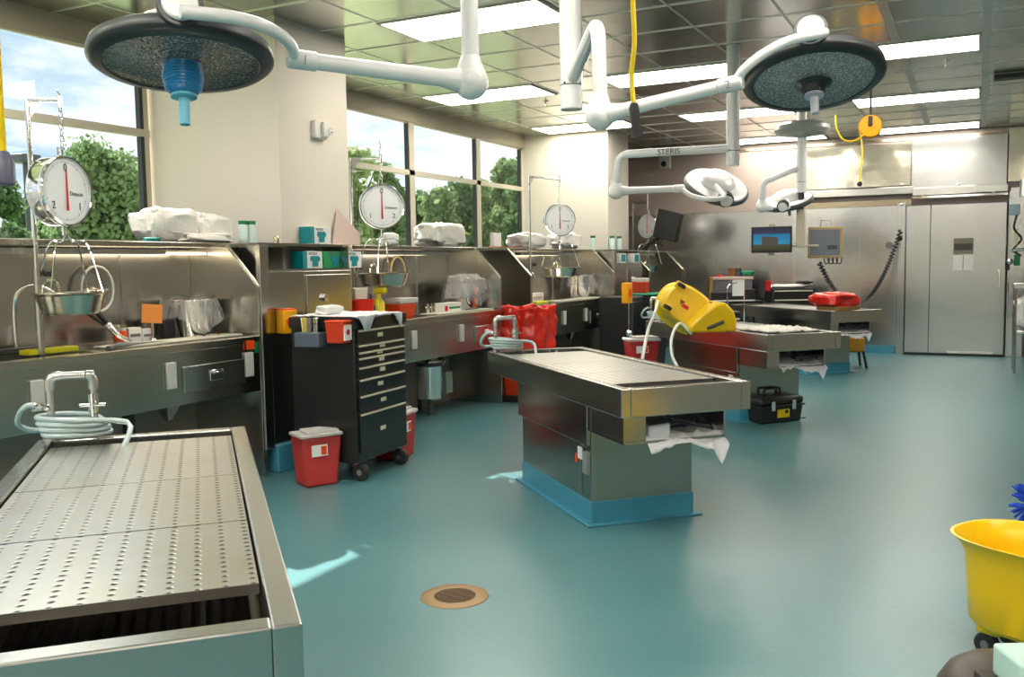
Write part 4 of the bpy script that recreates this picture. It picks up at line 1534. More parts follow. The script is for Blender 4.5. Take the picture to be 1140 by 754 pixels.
# wall taps under the coils
for xx, lb in ((4.17, 'wall tap inside the pale coiled hose'), (7.63, 'wall tap inside the cream coiled hose')):
    t_ = thing('wall_tap', lb, 'tap', (xx, 5.18, 1.36))
    MB().tube([(-.07, 0, 0), (.07, 0, 0)], .016, 10).build('body', CHROME, t_)
    MB().tube([(-.05, 0, 0), (-.05, -.06, 0)], .012, 10).build('outlet', CHROME, t_)
    MB().tube([(.05, 0, 0), (.05, -.05, .02), (.05, -.05, -.06)], .010, 8).build('lever', CHROME, t_)
# black armed tool hanging into the sink
t_ = thing('hand_sprayer', 'black and chrome hand sprayer leaning below the nearest pan', 'sprayer', (4.02, 4.86, ZT))
MB().tube([(-.03, .18, .28), (.0, .04, .14)], .018, 10).build('grip', BLACKP, t_)
MB().tube([(-.10, .2, .26), (.0, .05, .12)], .010, 8).build('brace', BLACKP, t_)
MB().tube([(.0, .04, .14), (.03, -.02, .06), (.08, -.06, .02)], .014, 8).build('neck', CHROME, t_)
MB().sphere((.0, .04, .13), .024, 12).build('joint', CHROME, t_)
tag(MB().tube([(3.78, 4.62, ZT+.01), (3.86, 4.66, ZT+.02), (4.3, 4.70, ZT+.008)], [.02, .014, .008], 8).build('knife_handle', DARKG), 'dark handled tool lying at the front edge of the nearest sink', 'tool')

# middle counter items
t_ = thing('red_pot', 'bright red pot on the middle counter behind the black trolley', 'pot', (6.30, 4.62, ZT))
MB().lathe([(0, 0), (.10, 0), (.12, .2), (.11, .2), (.09, .02), (0, .02)], n=24).build('pot', mat('bright_red_plastic', lin(250, 50, 30), .4), t_)
MB().box(-.09, .09, -.02, .04, .2, .3).jitter(.02, 10).build('paper_sheet', CREAM, t_, bev=.003)
t_ = thing('sharps_box', 'orange-red box with a white lid at the left end of the middle counter', 'sharps container', (6.93, 4.64, ZT))
MB().frustum((0, 0, 0), .22, .14, .27, .18, .14).build('body', ORG, t_, bev=.012)
MB().box(-.15, .15, -.10, .10, .14, .19).build('lid', FROST, t_, bev=.01)
t_ = thing('spray_bottle', 'yellow spray bottle on the middle counter left of the orange-red box', 'bottle', (6.62, 4.66, ZT))
MB().lathe([(0, 0), (.055, 0), (.055, .16), (.025, .2), (.022, .24), (0, .24)], n=20).build('body', mat('yellow_bottle', lin(232, 214, 30), .35), t_)
MB().cbox((0, -.02, .265), (.05, .12, .05)).build('trigger_head', mat('yellow_bottle'), t_, bev=.008)
t_ = thing('squeeze_bottle', 'dark squeeze bottle left of the yellow spray bottle', 'bottle', (6.48, 4.64, ZT))
MB().lathe([(0, 0), (.04, 0), (.04, .14), (.015, .18), (.012, .24), (0, .24)], n=18).build('body', mat('dark_purple', lin(45, 38, 60), .4), t_)
MB().lathe([(.018, .18), (.018, .2), (0, .2)], n=14).build('cap', BLACKP, t_)
tag(MB().box(7.5, 8.95-.3, 4.60, 4.80, ZT, ZT+.014).build('dissection_board', CREAM, bev=.004), 'long cream board on the middle counter', 'board')
t_ = thing('instrument_carton', 'white carton with a red square on the middle counter', 'carton', (7.72, 4.66, ZT+.014))
MB().box(0, .34, 0, .10, 0, .09).build('body', PAPER, t_, bev=.003)
MB().box(.02, .07, -.003, 0, .01, .06).build('red_square', RED, t_, smooth=0)
MB().box(.10, .32, -.003, 0, .03, .05).build('print', GREENR, t_, smooth=0)
random.seed(5)
for i in range(6):
    xx = 7.70+.08*i
    tag(MB().lathe([(0, 0), (.022, 0), (.024, .06), (.014, .07), (.016, .10), (0, .10)], n=12).build('vial', [CHROME, BRASSY, FROST, DARKG, BRASSY, CHROME][i], loc=(xx, 4.84, ZT)),
        'small vial standing behind the white carton on the middle counter', 'vial', 'vials behind the red-marked carton')
tag(MB().tube([(8.15, 4.66, ZT+.02), (8.42, 4.67, ZT+.02)], .008, 6).build('scissors', DARKG), 'dark scissors on the cream board of the middle counter', 'scissors')
# far counter items
tag(MB().box(9.75, 10.1, 4.62, 4.72, ZT, ZT+.03).build('scrub_sponge', SPONGE, bev=.006), 'lime yellow pad on the counter just behind the red bag', 'sponge')
tag(MB().box(10.35, 11.75, 4.60, 4.80, ZT, ZT+.014).build('dissection_board', CREAM, bev=.004), 'long cream board on the counter before the far pillar', 'board')
t_ = thing('carton', 'white carton with small print on the counter behind the red bag', 'carton', (10.0, 4.80, ZT))
MB().box(0, .34, 0, .10, 0, .12).build('body', PAPER, t_, bev=.003)
MB().box(.03, .30, -.003, 0, .05, .08).build('print', PINKP, t_, smooth=0)
t_ = thing('squeeze_bottle', 'yellow squeeze bottle on the counter at the right of the red bag', 'bottle', (9.72, 4.86, ZT))
MB().lathe([(0, 0), (.04, 0), (.04, .14), (.015, .2), (.012, .26), (0, .26)], n=18).build('body', mat('yellow_bottle'), t_)
MB().lathe([(.018, .2), (.018, .22), (0, .22)], n=14).build('cap', PAPER, t_)
t_ = thing('metal_canister', 'dark canister beside the yellow squeeze bottle on the counter', 'canister', (9.88, 4.92, ZT))
MB().lathe([(0, 0), (.07, 0), (.07, .15), (0, .15)], n=20).build('body', BLACKP, t_)
MB().lathe([(.072, .15), (.072, .17), (0, .17)], n=20).build('lid', DARKG, t_)
# shelf small things before window 2
p = atY(554, 263, 5.0)
tag(MB().box(p.x-.09, p.x+.09, 5.0, 5.05, 1.682, 1.86).build('white_carton', PAPER, bev=.003), 'small white carton standing on the shelf before the right window pane', 'carton')
tag(MB().box(atY(548, 270, 4.9).x, atY(578, 270, 4.9).x, 4.88, 4.95, 1.682, 1.70).build('wooden_rod', BROWN, bev=.004), 'brown wooden rod lying on the shelf near the white carton', 'rod')

# things on the far cabinet shelf
for i, (px_, lb) in enumerate([(692, 'teal glove box on the far cabinet, left one'), (707, 'teal glove box on the far cabinet, right one')]):
    q = atY(px_, 285, 4.62)
    t_ = thing('glove_box', lb, 'glove box', (q.x-.12, 4.60, 1.487), 0, 'glove boxes at the far pillar')
    MB().box(0, .26, 0, .11, 0, .14).build('carton', mat('carton_white'), t_, bev=.003)
    MB().box(.05, .22, -.004, 0, .02, .12).build('glove_print', TEALBOX, t_, smooth=0)
for i in range(2):
    bottle(['white bottle on top of the far cabinet, nearer the pillar', 'white bottle on top of the far cabinet, nearer the scale'][i], (12.75+.3*i, 4.80, 1.684), .2, .04)

# ---------------------------------------------------------------- wall devices
q = atY(355, 145, 4.85)
t_ = thing('wall_alarm', 'white alarm strobe on the nearest pillar', 'alarm', (q.x, 4.85, q.z))
MB().box(-.10, .06, -.045, 0, -.075, .07).build('housing', mat('white_plastic2', lin(222, 220, 216), .4), t_, bev=.01)
MB().box(-.03, .04, -.075, -.045, -.06, .06).build('front_plate', mat('white_plastic2'), t_, bev=.008)
MB().tube([(.05, -.045, -.01), (.05, -.085, -.01)], .03, 14).build('strobe', FROST, t_)
MB().sphere((.05, -.088, -.01), .012, 10).build('lamp', CHROME, t_)
q = atX(741, 180, XB)
t_ = thing('wall_camera', 'small white bracket with a black lens high on the back wall', 'camera', (XB-.01, q.y, q.z))
MB().box(-.06, 0, -.10, .10, -.12, .12).build('plate', mat('white_plastic2'), t_, bev=.01)
MB().box(-.14, -.06, -.22, .22, .10, .15).build('bracket', GREYP, t_, bev=.01)
MB().sphere((-.10, 0, -.05), .05, 14).build('lens', BLACKP, t_)
q = atX(1003, 262, XB)
t_ = thing('wall_socket', 'small grey socket box on the back wall holding the coiled cord', 'socket', (XB-.025, q.y, q.z))
MB().box(-.06, 0, -.045, .045, -.09, .11).build('box', GREYP, t_, bev=.008)
MB().tube([(-.06, 0, -.03), (-.12, 0, -.06)], .03, 12).build('plug', BLACKP, t_)
for px_, py_, lb in ((990, 273, 'round grey disc on the back wall left of the cooler door'),):
    q = atX(px_, py_, XB)
    tag(MB().tube([(XB-.05, q.y, q.z), (XB-.02, q.y, q.z)], .055, 20).build('wall_button', GREYP, bev=.006), lb, 'button')


# coiled cord from socket to the beige monitor
def coiled(p0, p1, sag, r_big, r_wire, turns, label):
    p0, p1 = Vector(p0), Vector(p1)
    pts = []
    N = turns*10
    for i in range(N+1):
        t = i/N
        c = p0.lerp(p1, t)+Vector((0, 0, -sag*4*t*(1-t)))
        a = 2*PI*i/10
        pts.append(c+Vector((math.cos(a)*r_big, 0, 0))+Vector((0, .6, .8))*0+Vector((0, math.sin(a)*r_big, 0)))
    return tag(MB().tube(pts, r_wire, 6).build('coiled_cord', BLACKP), label, 'cord')


mon_p = at(912, 292, 11.7)
soc = Vector((XB-.13, atX(1003, 262, XB).y, 1.93))
coiled(soc, mon_p, .80, .028, .011, 60, 'long black coiled cord sagging from the back wall to the beige monitor')

# right edge equipment
q = atX(1134, 215, XB-.15)
t_ = thing('door_operator', 'steel valve and motor gear at the right of the cooler door', 'gear', (XB-.12, -.50, 0))
MB().box(-.06, .0, -.10, .10, .6, 2.5).build('mount_plate', STEELW, t_, bev=.004)
MB().tube([(-.12, -.06, 2.36), (-.12, -.06, 2.60)], .06, 16).build('motor', CHROME, t_)
MB().box(-.12, -.04, -.02, .12, 2.10, 2.26).build('junction_box', mat('pale_blue_box', lin(150, 180, 190), .4), t_, bev=.01)
MB().tube(smooth_path([(-.1, .02, 2.1), (-.13, .05, 1.9), (-.1, -.05, 1.75), (-.12, .05, 1.6), (-.12, -.05, 1.5)], 5), .014, 8).build('conduit', BLACKP, t_)
MB().box(-.12, -.04, .0, .06, 1.62, 1.90).build('gauge_tube', LABELY, t_, bev=.006)
MB().tube([(-.16, -.1, 1.60), (-.16, .08, 1.58)], .02, 10).build('pipe', CHROME, t_)
MB().sphere((-.14, .09, 1.42), .045, 12).build('push_knob', CHROME, t_)
MB().box(-.12, -.05, -.04, .04, 1.36, 1.52).build('green_switch', GREENC, t_, bev=.006)
MB().box(-.05, -.0, .085, .105, .95, 1.10).build('latch', BLACKP, t_, smooth=0)
MB().box(-.08, -.0, .09, .14, 1.30, 1.42).build('latch', BLACKP, t_, smooth=0)
t_ = thing('linen_cart', 'pale cart with white bags at the right edge beside the cooler door', 'cart', at(1150, 395, 11.9)*1)
t_.location.z = 0
MB().box(-.3, .3, -.25, .25, 1.08, 1.16).build('shelf', STEEL, t_, bev=.01)
for a, b in ((-.27, -.22), (.27, -.22), (-.27, .22), (.27, .22)):
    MB().tube([(a, b, 0), (a, b, 1.1)], .016, 8).build('leg', STEEL, t_)
tag(heap(Vector((t_.location.x, t_.location.y, .55)), .45, .4, .45, 8., 30).build('linen_bag', PAPER), 'white bag hanging at the right edge beside the cooler door', 'bag')
MB().box(-.28, .28, -.23, .23, .50, .55).build('shelf', STEEL, t_, bev=.01)

# ceiling bits
tag(MB().box(11.15, 11.32, -2.2, -.1, ZC-.05, ZC-.004).build('linear_diffuser', mat('dark_slot', lin(52, 54, 48), .5), smooth=0), 'long dark slot vent on the ceiling at the right edge', 'vent')
for px_, py_, lb in ((1053, 68, 'small sprinkler head on the ceiling right of the second lamp'), (160, 12, 'sprinkler'), (607, 113, 'small sprinkler head on the ceiling above the three-pane window')):
    if px_ == 160:
        continue
    q = atZ(px_, py_, ZC)
    t_ = thing('sprinkler', lb, 'sprinkler', (q.x, q.y, ZC), 0, 'ceiling sprinklers')
    MB().lathe([(0, 0), (.04, 0), (.04, -.008), (.012, -.012), (.01, -.05), (0, -.05)], n=16).build('body', CHROME, t_)
    MB().lathe([(0, -.052), (.02, -.052), (.02, -.056), (0, -.056)], n=12).build('deflector', CHROME, t_)

# yellow cords
t_ = thing('drop_cord', 'yellow power cord with a black connector hanging in mid-room', 'cord', (3.434, 1.2, ZC))
MB().tube(smooth_path([(0, 0, 0), (.0, .0, -.6), (.004, .004, -.9), (.0, -.003, -1.08), (.006, .012, -1.2), (.0, .0, -1.32)], 6), .0095, 10).build('cable', YELC, t_)
MB().tube([(0, 0, -1.31), (0, 0, -1.33), (.006, -.006, -1.40), (.009, -.009, -1.44)], [.014, .020, .019, .024], 14).build('connector', BLACKP, t_)
lc = at(-4, 100, 2.6)
t_ = thing('drop_cord', 'yellow power cord with a grey connector at the left edge of the picture', 'cord', (lc.x, lc.y, ZC))
zb = at(-4, 172, 2.6).z-ZC
MB().tube(smooth_path([(0, 0, 0), (0.005, .005, -.4), (0, 0, -.8), (0, 0, zb)], 6), .017, 12).build('cable', YELC, t_)
MB().lathe([(0, 0), (.022, 0), (.03, -.02), (.036, -.03), (.036, -.09), (.03, -.095), (0, -.095)], c=(.0, -.0, zb+.01), n=20).build('connector', mat('slate_plastic', lin(95, 98, 120), .35), t_)
# reel
rc = at(969, 141, 9.6)
t_ = thing('cord_reel', 'round yellow cord reel hanging from the ceiling', 'cord reel', (rc.x, rc.y, ZC))
dz = rc.z-ZC
Mr = rot_to((-rc.x, -rc.y, 0))
MB().lathe([(0, -.05), (.105, -.05), (.118, -.035), (.118, .035), (.105, .05), (.03, .055), (0, .055)], c=(0, 0, dz), n=36, M=Mr).build('drum', AMBER, t_)
MB().tube([(0, 0, dz+.07)+Vector((0, 0, 0)) if False else Vector((0, 0, dz+.10)), Vector((0, 0, -.02))], .012, 8).build('hanger', BLACKP, t_)
MB().cbox(Vector((0, 0, dz+.05))+Mr @ Vector((0, 0, .06)), (.04, .04, .10)).build('swivel', BLACKP, t_, bev=.006)
MB().box(-.06, .06, -.06, .06, -.03, 0).build('ceiling_plate', STEEL, t_, bev=.004)
c_end = at(957, 205, 9.6)-Vector((rc.x, rc.y, ZC))
c_mid = at(960, 170, 9.6)-Vector((rc.x, rc.y, ZC))
MB().tube(smooth_path([Vector((0, 0, dz))+Mr @ Vector((-.10, -.05, 0)), c_mid, c_end], 6), .009, 8).build('cord', YELC, t_)
MB().sphere(c_end, .028, 12).build('stopper', BLACKP, t_)
lp0 = at(930, 128, 9.4)
cable([lp0, at(931, 142, 9.4), at(938, 155, 9.45), at(950, 157, 9.5), at(962, 150, 9.6)], .008, 'looped_cord', YELC, 'thin yellow cord loop between the second lamp and the reel', 'cord')

# ---------------------------------------------------------------- monitors on the far boom
t_ = thing('monitor_stand', 'hanging white bar holding two monitors below the farthest lamp', 'monitor arm', (12.0, 2.0, 2.33))
MB().tube([(0, 0, 0.02), (0, 0, -.25)], .035, 14).build('drop_tube', BLACKP, t_)
MB().box(-.04, .04, -.05, .05, -.68, -.20).build('bar', mat('beige_metal', lin(205, 195, 175), .4), t_, bev=.008)
MB().tube([(.10, .30, -.66), (.10, -.20, -.66)], .012, 8).build('cross_bar', BEIGEP, t_)
q = at(859, 267, 11.7)
t_ = thing('monitor', 'flat screen showing a building under a blue sky', 'monitor', q, math.atan2(-q.y, -q.x)+PI/2)
MB().box(-.25, .25, -.02, .03, -.165, .165).build('bezel', BLACKP, t_, bev=.006)


def screen_mat():
    m = bpy.data.materials.new('screen_picture')
    m.use_nodes = True
    t = NT(m.node_tree)
    b = t.n['Principled BSDF']
    co = t.add('ShaderNodeTexCoord').outputs['Object']
    sp = t.add('ShaderNodeSeparateXYZ')
    t.t.links.new(co, sp.inputs[0])
    zz = t.math('MULTIPLY_ADD', sp.outputs[2], 3.4, .5)
    c = t.ramp(zz, [(0., lin(45, 50, 30)), (.28, lin(70, 70, 45)), (.32, lin(30, 140, 175)), (.72, lin(20, 110, 160)), (.78, lin(45, 45, 75)), (1., lin(30, 35, 60))])
    b.inputs['Base Color'].default_value = (0, 0, 0, 1)
    t.put(b, 'Emission Color', c)
    b.inputs['Emission Strength'].default_value = .9
    return m


scn_o = MB().box(-.225, .225, -.024, -.019, -.135, .145).build('screen', screen_mat(), t_, smooth=0)
bm2 = mat('screen_building', lin(5, 5, 5), .5, emit=lin(70, 62, 55), es=1.)
MB().prism([(-.12, -.07), (.08, -.07), (.08, .02), (.05, .03), (-.12, .045)], -.0255, -.0235, 'y').build('picture_building', bm2, scn_o, smooth=0)
MB().box(-.04, .04, .03, .06, -.2, .2).build('mount', BEIGEP, t_, smooth=0)
q = at(919, 270, 11.75)
t_ = thing('monitor', 'beige framed grey monitor left of the cooler door', 'monitor', q, math.atan2(-q.y, -q.x)+PI/2)
MB().box(-.215, .215, -.03, .06, -.20, .20).build('housing', mat('tan_metal', lin(190, 165, 120), .45), t_, bev=.012)
MB().box(-.185, .175, -.034, -.029, -.165, .165).build('screen', mat('grey_screen', lin(125, 130, 145), .25), t_, smooth=0)
MB().box(.02, .14, -.036, -.033, -.09, -.04).build('dark_patch', mat('screen_dark', lin(70, 75, 90), .3), t_, smooth=0)
MB().tube([(-.06, 0, .2), (-.06, 0, .28), (.06, 0, .28), (.06, 0, .2)], .012, 8).build('handle', BEIGEP, t_)
for i in range(4):
    MB().tube(smooth_path([(-.02+.05*i, .02, -.2), (.0+.05*i, .03, -.27), (.04+.05*i, .03, -.26), (.05+.05*i, .02, -.2)], 4), .007, 6).build('cable_loop', BLACKP, t_)
# black monitor box beside farthest scale
q = at(743, 251, 14.2)
t_ = thing('monitor', 'tilted black monitor box beside the farthest dial scale', 'monitor', q, math.atan2(-q.y, -q.x)+PI/2-.5)
t_.rotation_euler = (0, R(14), t_.rotation_euler.z)
MB().box(-.20, .20, -.04, .08, -.22, .22).build('housing', BLACKP, t_, bev=.012)
MB().box(-.205, -.195, -.035, .075, -.21, .21).build('side_panel', CREAM, t_, smooth=0)
MB().tube([(-.1, .05, -.2), (-.25, .0, -.35), (-.3, .0, -.45)], .03, 10).build('arm', BLACKP, t_)
for i in range(3):
    MB().tube(smooth_path([(-.15+.06*i, 0, -.22), (-.17+.06*i, 0, -.30), (-.12+.06*i, 0, -.32)], 4), .008, 6).build('cable_loop', BLACKP, t_)

# ---------------------------------------------------------------- overturned yellow bucket on table 3
def mop_bucket(label, M, casters=True, marks=False, name='mop_bucket', cx_=.178, cy_=.125):
    t_ = thing(name, label, 'mop bucket', (0, 0, 0))
    t_.matrix_world = M
    n_ = 48

    def ring(sx, sy, z, pinch=0.):
        out = []
        for j in range(n_):
            a = 2*PI*j/n_
            ca, sa = math.cos(a), math.sin(a)
            e_ = 2/2.5
            x_ = math.copysign(abs(ca)**e_, ca)*sx
            y_ = math.copysign(abs(sa)**e_, sa)*sy
            if abs(ca) < .12:
                y_ *= (1-pinch)
            out.append((x_, y_, z))
        return out
    rows = [ring(.215, .16, .0), ring(.232, .178, .02), ring(.242, .186, .16, .06), ring(.25, .194, .26, .04), ring(.268, .206, .30), ring(.295, .225, .325), ring(.30, .23, .33), ring(.288, .218, .33),
            ring(.255, .195, .30), ring(.240, .184, .26, .03), ring(.230, .174, .15, .05), ring(.218, .164, .03)]
    v_ = [p for r_ in rows for p in r_]
    f_ = []
    for i in range(len(rows)-1):
        for j in range(n_):
            f_.append((i*n_+j, i*n_+(j+1) % n_, (i+1)*n_+(j+1) % n_, (i+1)*n_+j))
    f_.append(tuple(range(n_))[::-1])
    f_.append(tuple((len(rows)-1)*n_+j for j in range(n_)))
    MB().add(v_, f_).build('tub', YEL, t_)
    for a, b in ((-cx_, -cy_), (cx_, -cy_), (-cx_, cy_), (cx_, cy_)):
        MB().cbox((a, b, -.01), (.09, .07, .05)).build('caster_boss', YEL, t_, bev=.015)
    for a, b in ((-cx_, -cy_), (cx_, -cy_), (-cx_, cy_), (cx_, cy_)):
        c = MB().cbox((a, b, -.045), (.03, .035, .05)).build('caster', BLACKP, t_, bev=.004)
        MB().tube([(a+.015, b-.016, -.078), (a+.015, b+.016, -.078)], .044, 18).build('wheel', RUBBER, c, bev=.005)
        MB().tube([(a+.015, b-.020, -.078), (a+.015, b+.020, -.078)], .016, 12).build('hub', GREYP, c)
    if marks:
        pl = MB().cbox((-.02, .02, -.003), (.07, .035, .006)).build('maker_label', RED, t_, smooth=0)
        MB().add([(-.10, -.02, -.003), (-.04, -.02, -.003), (-.07, .03, -.003)], [(0, 1, 2)]).build('warning_mark', mat('olive_ink', lin(120, 100, 0), .6), t_, smooth=0, solid=.003)
    return t_


# bucket lying on its long side, floor of the tub facing the camera
bc = at(766, 341, 8.95)
nrm = Vector((.86, .36, -.12)).normalized()      # local z (mouth direction), away from the camera
xl = (_r2*.80-_u2*.52)
xl = (xl-nrm*xl.dot(nrm)).normalized()
M = basis(xl, nrm.cross(xl), nrm, bc)
M = M @ Matrix.Scale(1.0, 4)
mop_bucket('yellow mop bucket lying overturned on the third table', M, marks=True)
# wringer beside it
w0 = tpt(*TP[2], 1.02, -.30, TH-.015)
wc = at(788, 348, 8.75)
t_ = thing('mop_wringer', 'yellow mop wringer lying right of the overturned bucket', 'wringer', (wc.x, wc.y, TH-.02), YAW)
pr = [(-.20, 0), (.22, 0), (.23, .10), (.20, .20), (.12, .28), (.04, .26), (-.10, .16), (-.2, .06)]
MB().prism(pr, -.2, .2, 'y').build('shell', YEL, t_, bev=.02)
for o_ in [t_]:
    o_.rotation_euler = (0, 0, YAW-PI/2)
MB().tube([(-.05, -.21, .04), (.10, -.21, .10)], .015, 10).build('hinge', DARKG, t_)

# right hand mop bucket on the floor
bk = Vector((3.80, -.23, .122))
Mb = Matrix.Translation(bk) @ Matrix.Rotation(R(60), 4, 'Z') @ Matrix.Scale(1.02, 4)
mop_bucket('yellow mop bucket on the floor at the right edge', Mb, cx_=.13, cy_=.08)
# blue mop
mc = at(1150, 563, 4.3)
t_ = thing('yarn_mop', 'blue yarn mop at the right edge above the yellow bucket', 'mop', mc)
random.seed(3)
yn = MB()
for i in range(120):
    a = random.random()*2*PI
    b = random.random()*PI
    r0 = .075+.035*random.random()
    d = Vector((math.sin(b)*math.cos(a), math.sin(b)*math.sin(a), math.cos(b)*1.3))
    yn.tube([d*.01, d*r0*.7+Vector((0, 0, .005)), d*r0], [.006, .007, .004], 5)
yn.build('yarn', BLUEM, t_)
MB().tube([(0, 0, 0), (.35, -.35, .75)], .012, 10).build('pole', mat('mop_pole', lin(90, 110, 190), .4), t_)
MB().tube([(0, 0, 0), (0.02, -.02, -.30)], .012, 10).build('lower_pole', mat('mop_pole'), t_)

# dark round lid and pale towel in the lower right corner
dc = at(1118, 790, 2.95)
t_ = thing('round_drum', 'dark drum with a domed lid at the bottom right corner', 'drum', (dc.x, dc.y, 0))
dh = at(1118, 732, 2.95).z
MB().lathe([(0, 0), (.17, 0), (.18, dh-.12), (0, dh-.12)], n=40).build('body', mat('drum_dark', lin(60, 56, 54), .5), t_)
MB().lathe([(.20, dh-.13), (.20, dh-.10), (.17, dh-.05), (.12, dh-.015), (.06, dh-.002), (0, dh)], n=40).build('lid', mat('lid_dark', lin(84, 78, 74), .4), t_)
wp = at(1158, 727, 2.75)
tag(MB().box(-.085, .085, -.1, .1, -.10, .0).build('pale_box', mat('pale_aqua', lin(200, 232, 222), .6), loc=wp, rot=(0, 0, YAW), bev=.012), 'pale aqua box at the bottom right corner of the picture', 'box')
tag(MB().box(-.12, .12, -.14, .14, 0, wp.z-.1).build('box_stand', mat('drum_dark'), loc=(wp.x, wp.y, 0), rot=(0, 0, YAW), bev=.01), 'dark stand under the pale aqua box', 'stand')

# ---------------------------------------------------------------- toolbox on the floor
tb0 = Vector((8.40, 1.74, 0))
tz = math.atan2(1.416-1.717, 8.759-8.383)
t_ = thing('toolbox', 'black plastic toolbox with a yellow label on the floor', 'toolbox', tb0, tz)
Lb, Db, Hb = .50, .26, .24
MB().frustum((Lb/2, Db/2, 0), Lb*.92, Db*.9, Lb, Db, Hb*.68).build('body', BLACKP, t_, bev=.012)
MB().box(-.005, Lb+.005, -.01, Db+.01, Hb*.68, Hb*1.0).build('lid', BLACKP, t_, bev=.03)
MB().box(-.012, Lb+.012, -.016, Db+.016, Hb*.63, Hb*.70).build('lip', BLACKP, t_, bev=.006)
MB().tube(smooth_path([(.15, Db/2, Hb), (.15, Db/2, Hb+.055), (.17, Db/2, Hb+.065), (.31, Db/2, Hb+.065), (.33, Db/2, Hb+.055), (.33, Db/2, Hb)], 4), .012, 8).build('handle', BLACKP, t_)
for xx in (.13, .37):
    MB().box(xx-.022, xx+.022, -.028, -.008, Hb*.50, Hb*.86).build('latch', CHROME, t_, bev=.004)
lbm = MB().box(.19, .32, -.020, -.002, Hb*.22, Hb*.52).build('yellow_label', mat('label_yellow', lin(235, 205, 10), .5), t_, smooth=0)
MB().tube([(.285, -.019, Hb*.44), (.285, -.024, Hb*.44)], .018, 14).build('label_mark', INK, lbm)

# floor drain
t_ = thing('floor_drain', 'round bronze floor drain grate in the foreground floor', 'drain', (3.497, 2.086, .0))
MB().lathe([(0, .004), (.095, .004), (.10, .0045), (.150, .0045), (.155, .002), (.155, 0)], n=48).build('ring', mat('bronze', lin(160, 132, 96), .45, .5), t_)
gr = MB()
for i in range(-6, 7):
    w_ = math.sqrt(max(0, .095**2-(i*.014)**2))
    gr.cbox((i*.014, 0, .0052), (.005, 2*w_, .0012))
gr.build('slots', mat('slot_dark', lin(60, 48, 38), .6), t_, rot=(0, 0, R(35)), smooth=0)

# ---------------------------------------------------------------- table 4 and far clutter
rb = at(905, 334, 11.3)
tb = tpt(*TP[3], .55, -.38, TH)
tag(heap(tpt(*TP[3], .42, -.36, TH-.01)+Vector((0, 0, .03)), .62, .42, .20, 7., 40, .25, TA).build('red_bag', REDBAG), 'glossy red bag on the farthest table', 'bag')
tag(MB().cbox(tpt(*TP[3], .36, -.38, TH+.015), (.40, .36, .05), Matrix.Rotation(TA, 3, 'Z')).build('tan_box', mat('tan_card', lin(160, 125, 70), .6), bev=.008), 'tan box under the glossy red bag', 'box')
# orange stand object behind table 4
q = atZ(955, 415, 0)
t_ = thing('step_stool', 'small orange and black stool beyond the farthest table', 'stool', (13.42, 1.55, 0), R(20))
MB().box(-.15, .15, -.15, .15, .22, .42).build('seat', mat('ochre_plastic', lin(190, 135, 35), .5), t_, bev=.02)
for a in (-.13, .13):
    for b in (-.13, .13):
        MB().tube([(a*1.3, b*1.3, 0), (a, b, .24)], .018, 8).build('leg', BLACKP, t_)
# far black tool chest
t_ = thing('tool_chest', 'low black tool chest with pale drawer pulls behind the farthest table', 'tool chest', at(883, 345, 14.1)*1, YAW-PI/2)
t_.location.z = 0
MB().box(-.32, .32, 0, .45, .10, 1.06).build('body', BLACK, t_, bev=.01)
for i in range(6):
    d = MB().box(-.29, .29, -.012, .004, .20+.14*i, .33+.14*i).build('drawer', BLACK, t_, bev=.003)
    MB().box(-.29, .29, -.026, -.010, .312+.14*i, .33+.14*i).build('pull', mat('pale_pull', lin(225, 222, 205), .4), d, smooth=0)
for a in (-.27, .27):
    for b in (.06, .38):
        MB().tube([(a-.02, b, .05), (a+.02, b, .05)], .05, 14).build('wheel', RUBBER, t_)
loc = t_.location.copy()
MR = Matrix.Rotation(YAW-PI/2, 3, 'Z')
tag(heap(loc+MR @ Vector((0, .22, 1.06)), .62, .42, .06, 15., 30, .2, YAW-PI/2).build('towel_layer', CLOTH), 'cream towel on top of the low black tool chest', 'towel')
tag(heap(loc+MR @ Vector((.22, .15, 1.12)), .3, .2, .05, 17., 20, .4, YAW).build('glove_pair', BLACKP), 'black gloves lying on the towel of the low tool chest', 'gloves')
tag(MB().lathe([(0, 0), (.04, 0), (.045, .16), (0, .16)], n=16).build('red_cup', RED, loc=loc+MR @ Vector((-.36, .1, 1.02))), 'red container beside the low black tool chest', 'container')
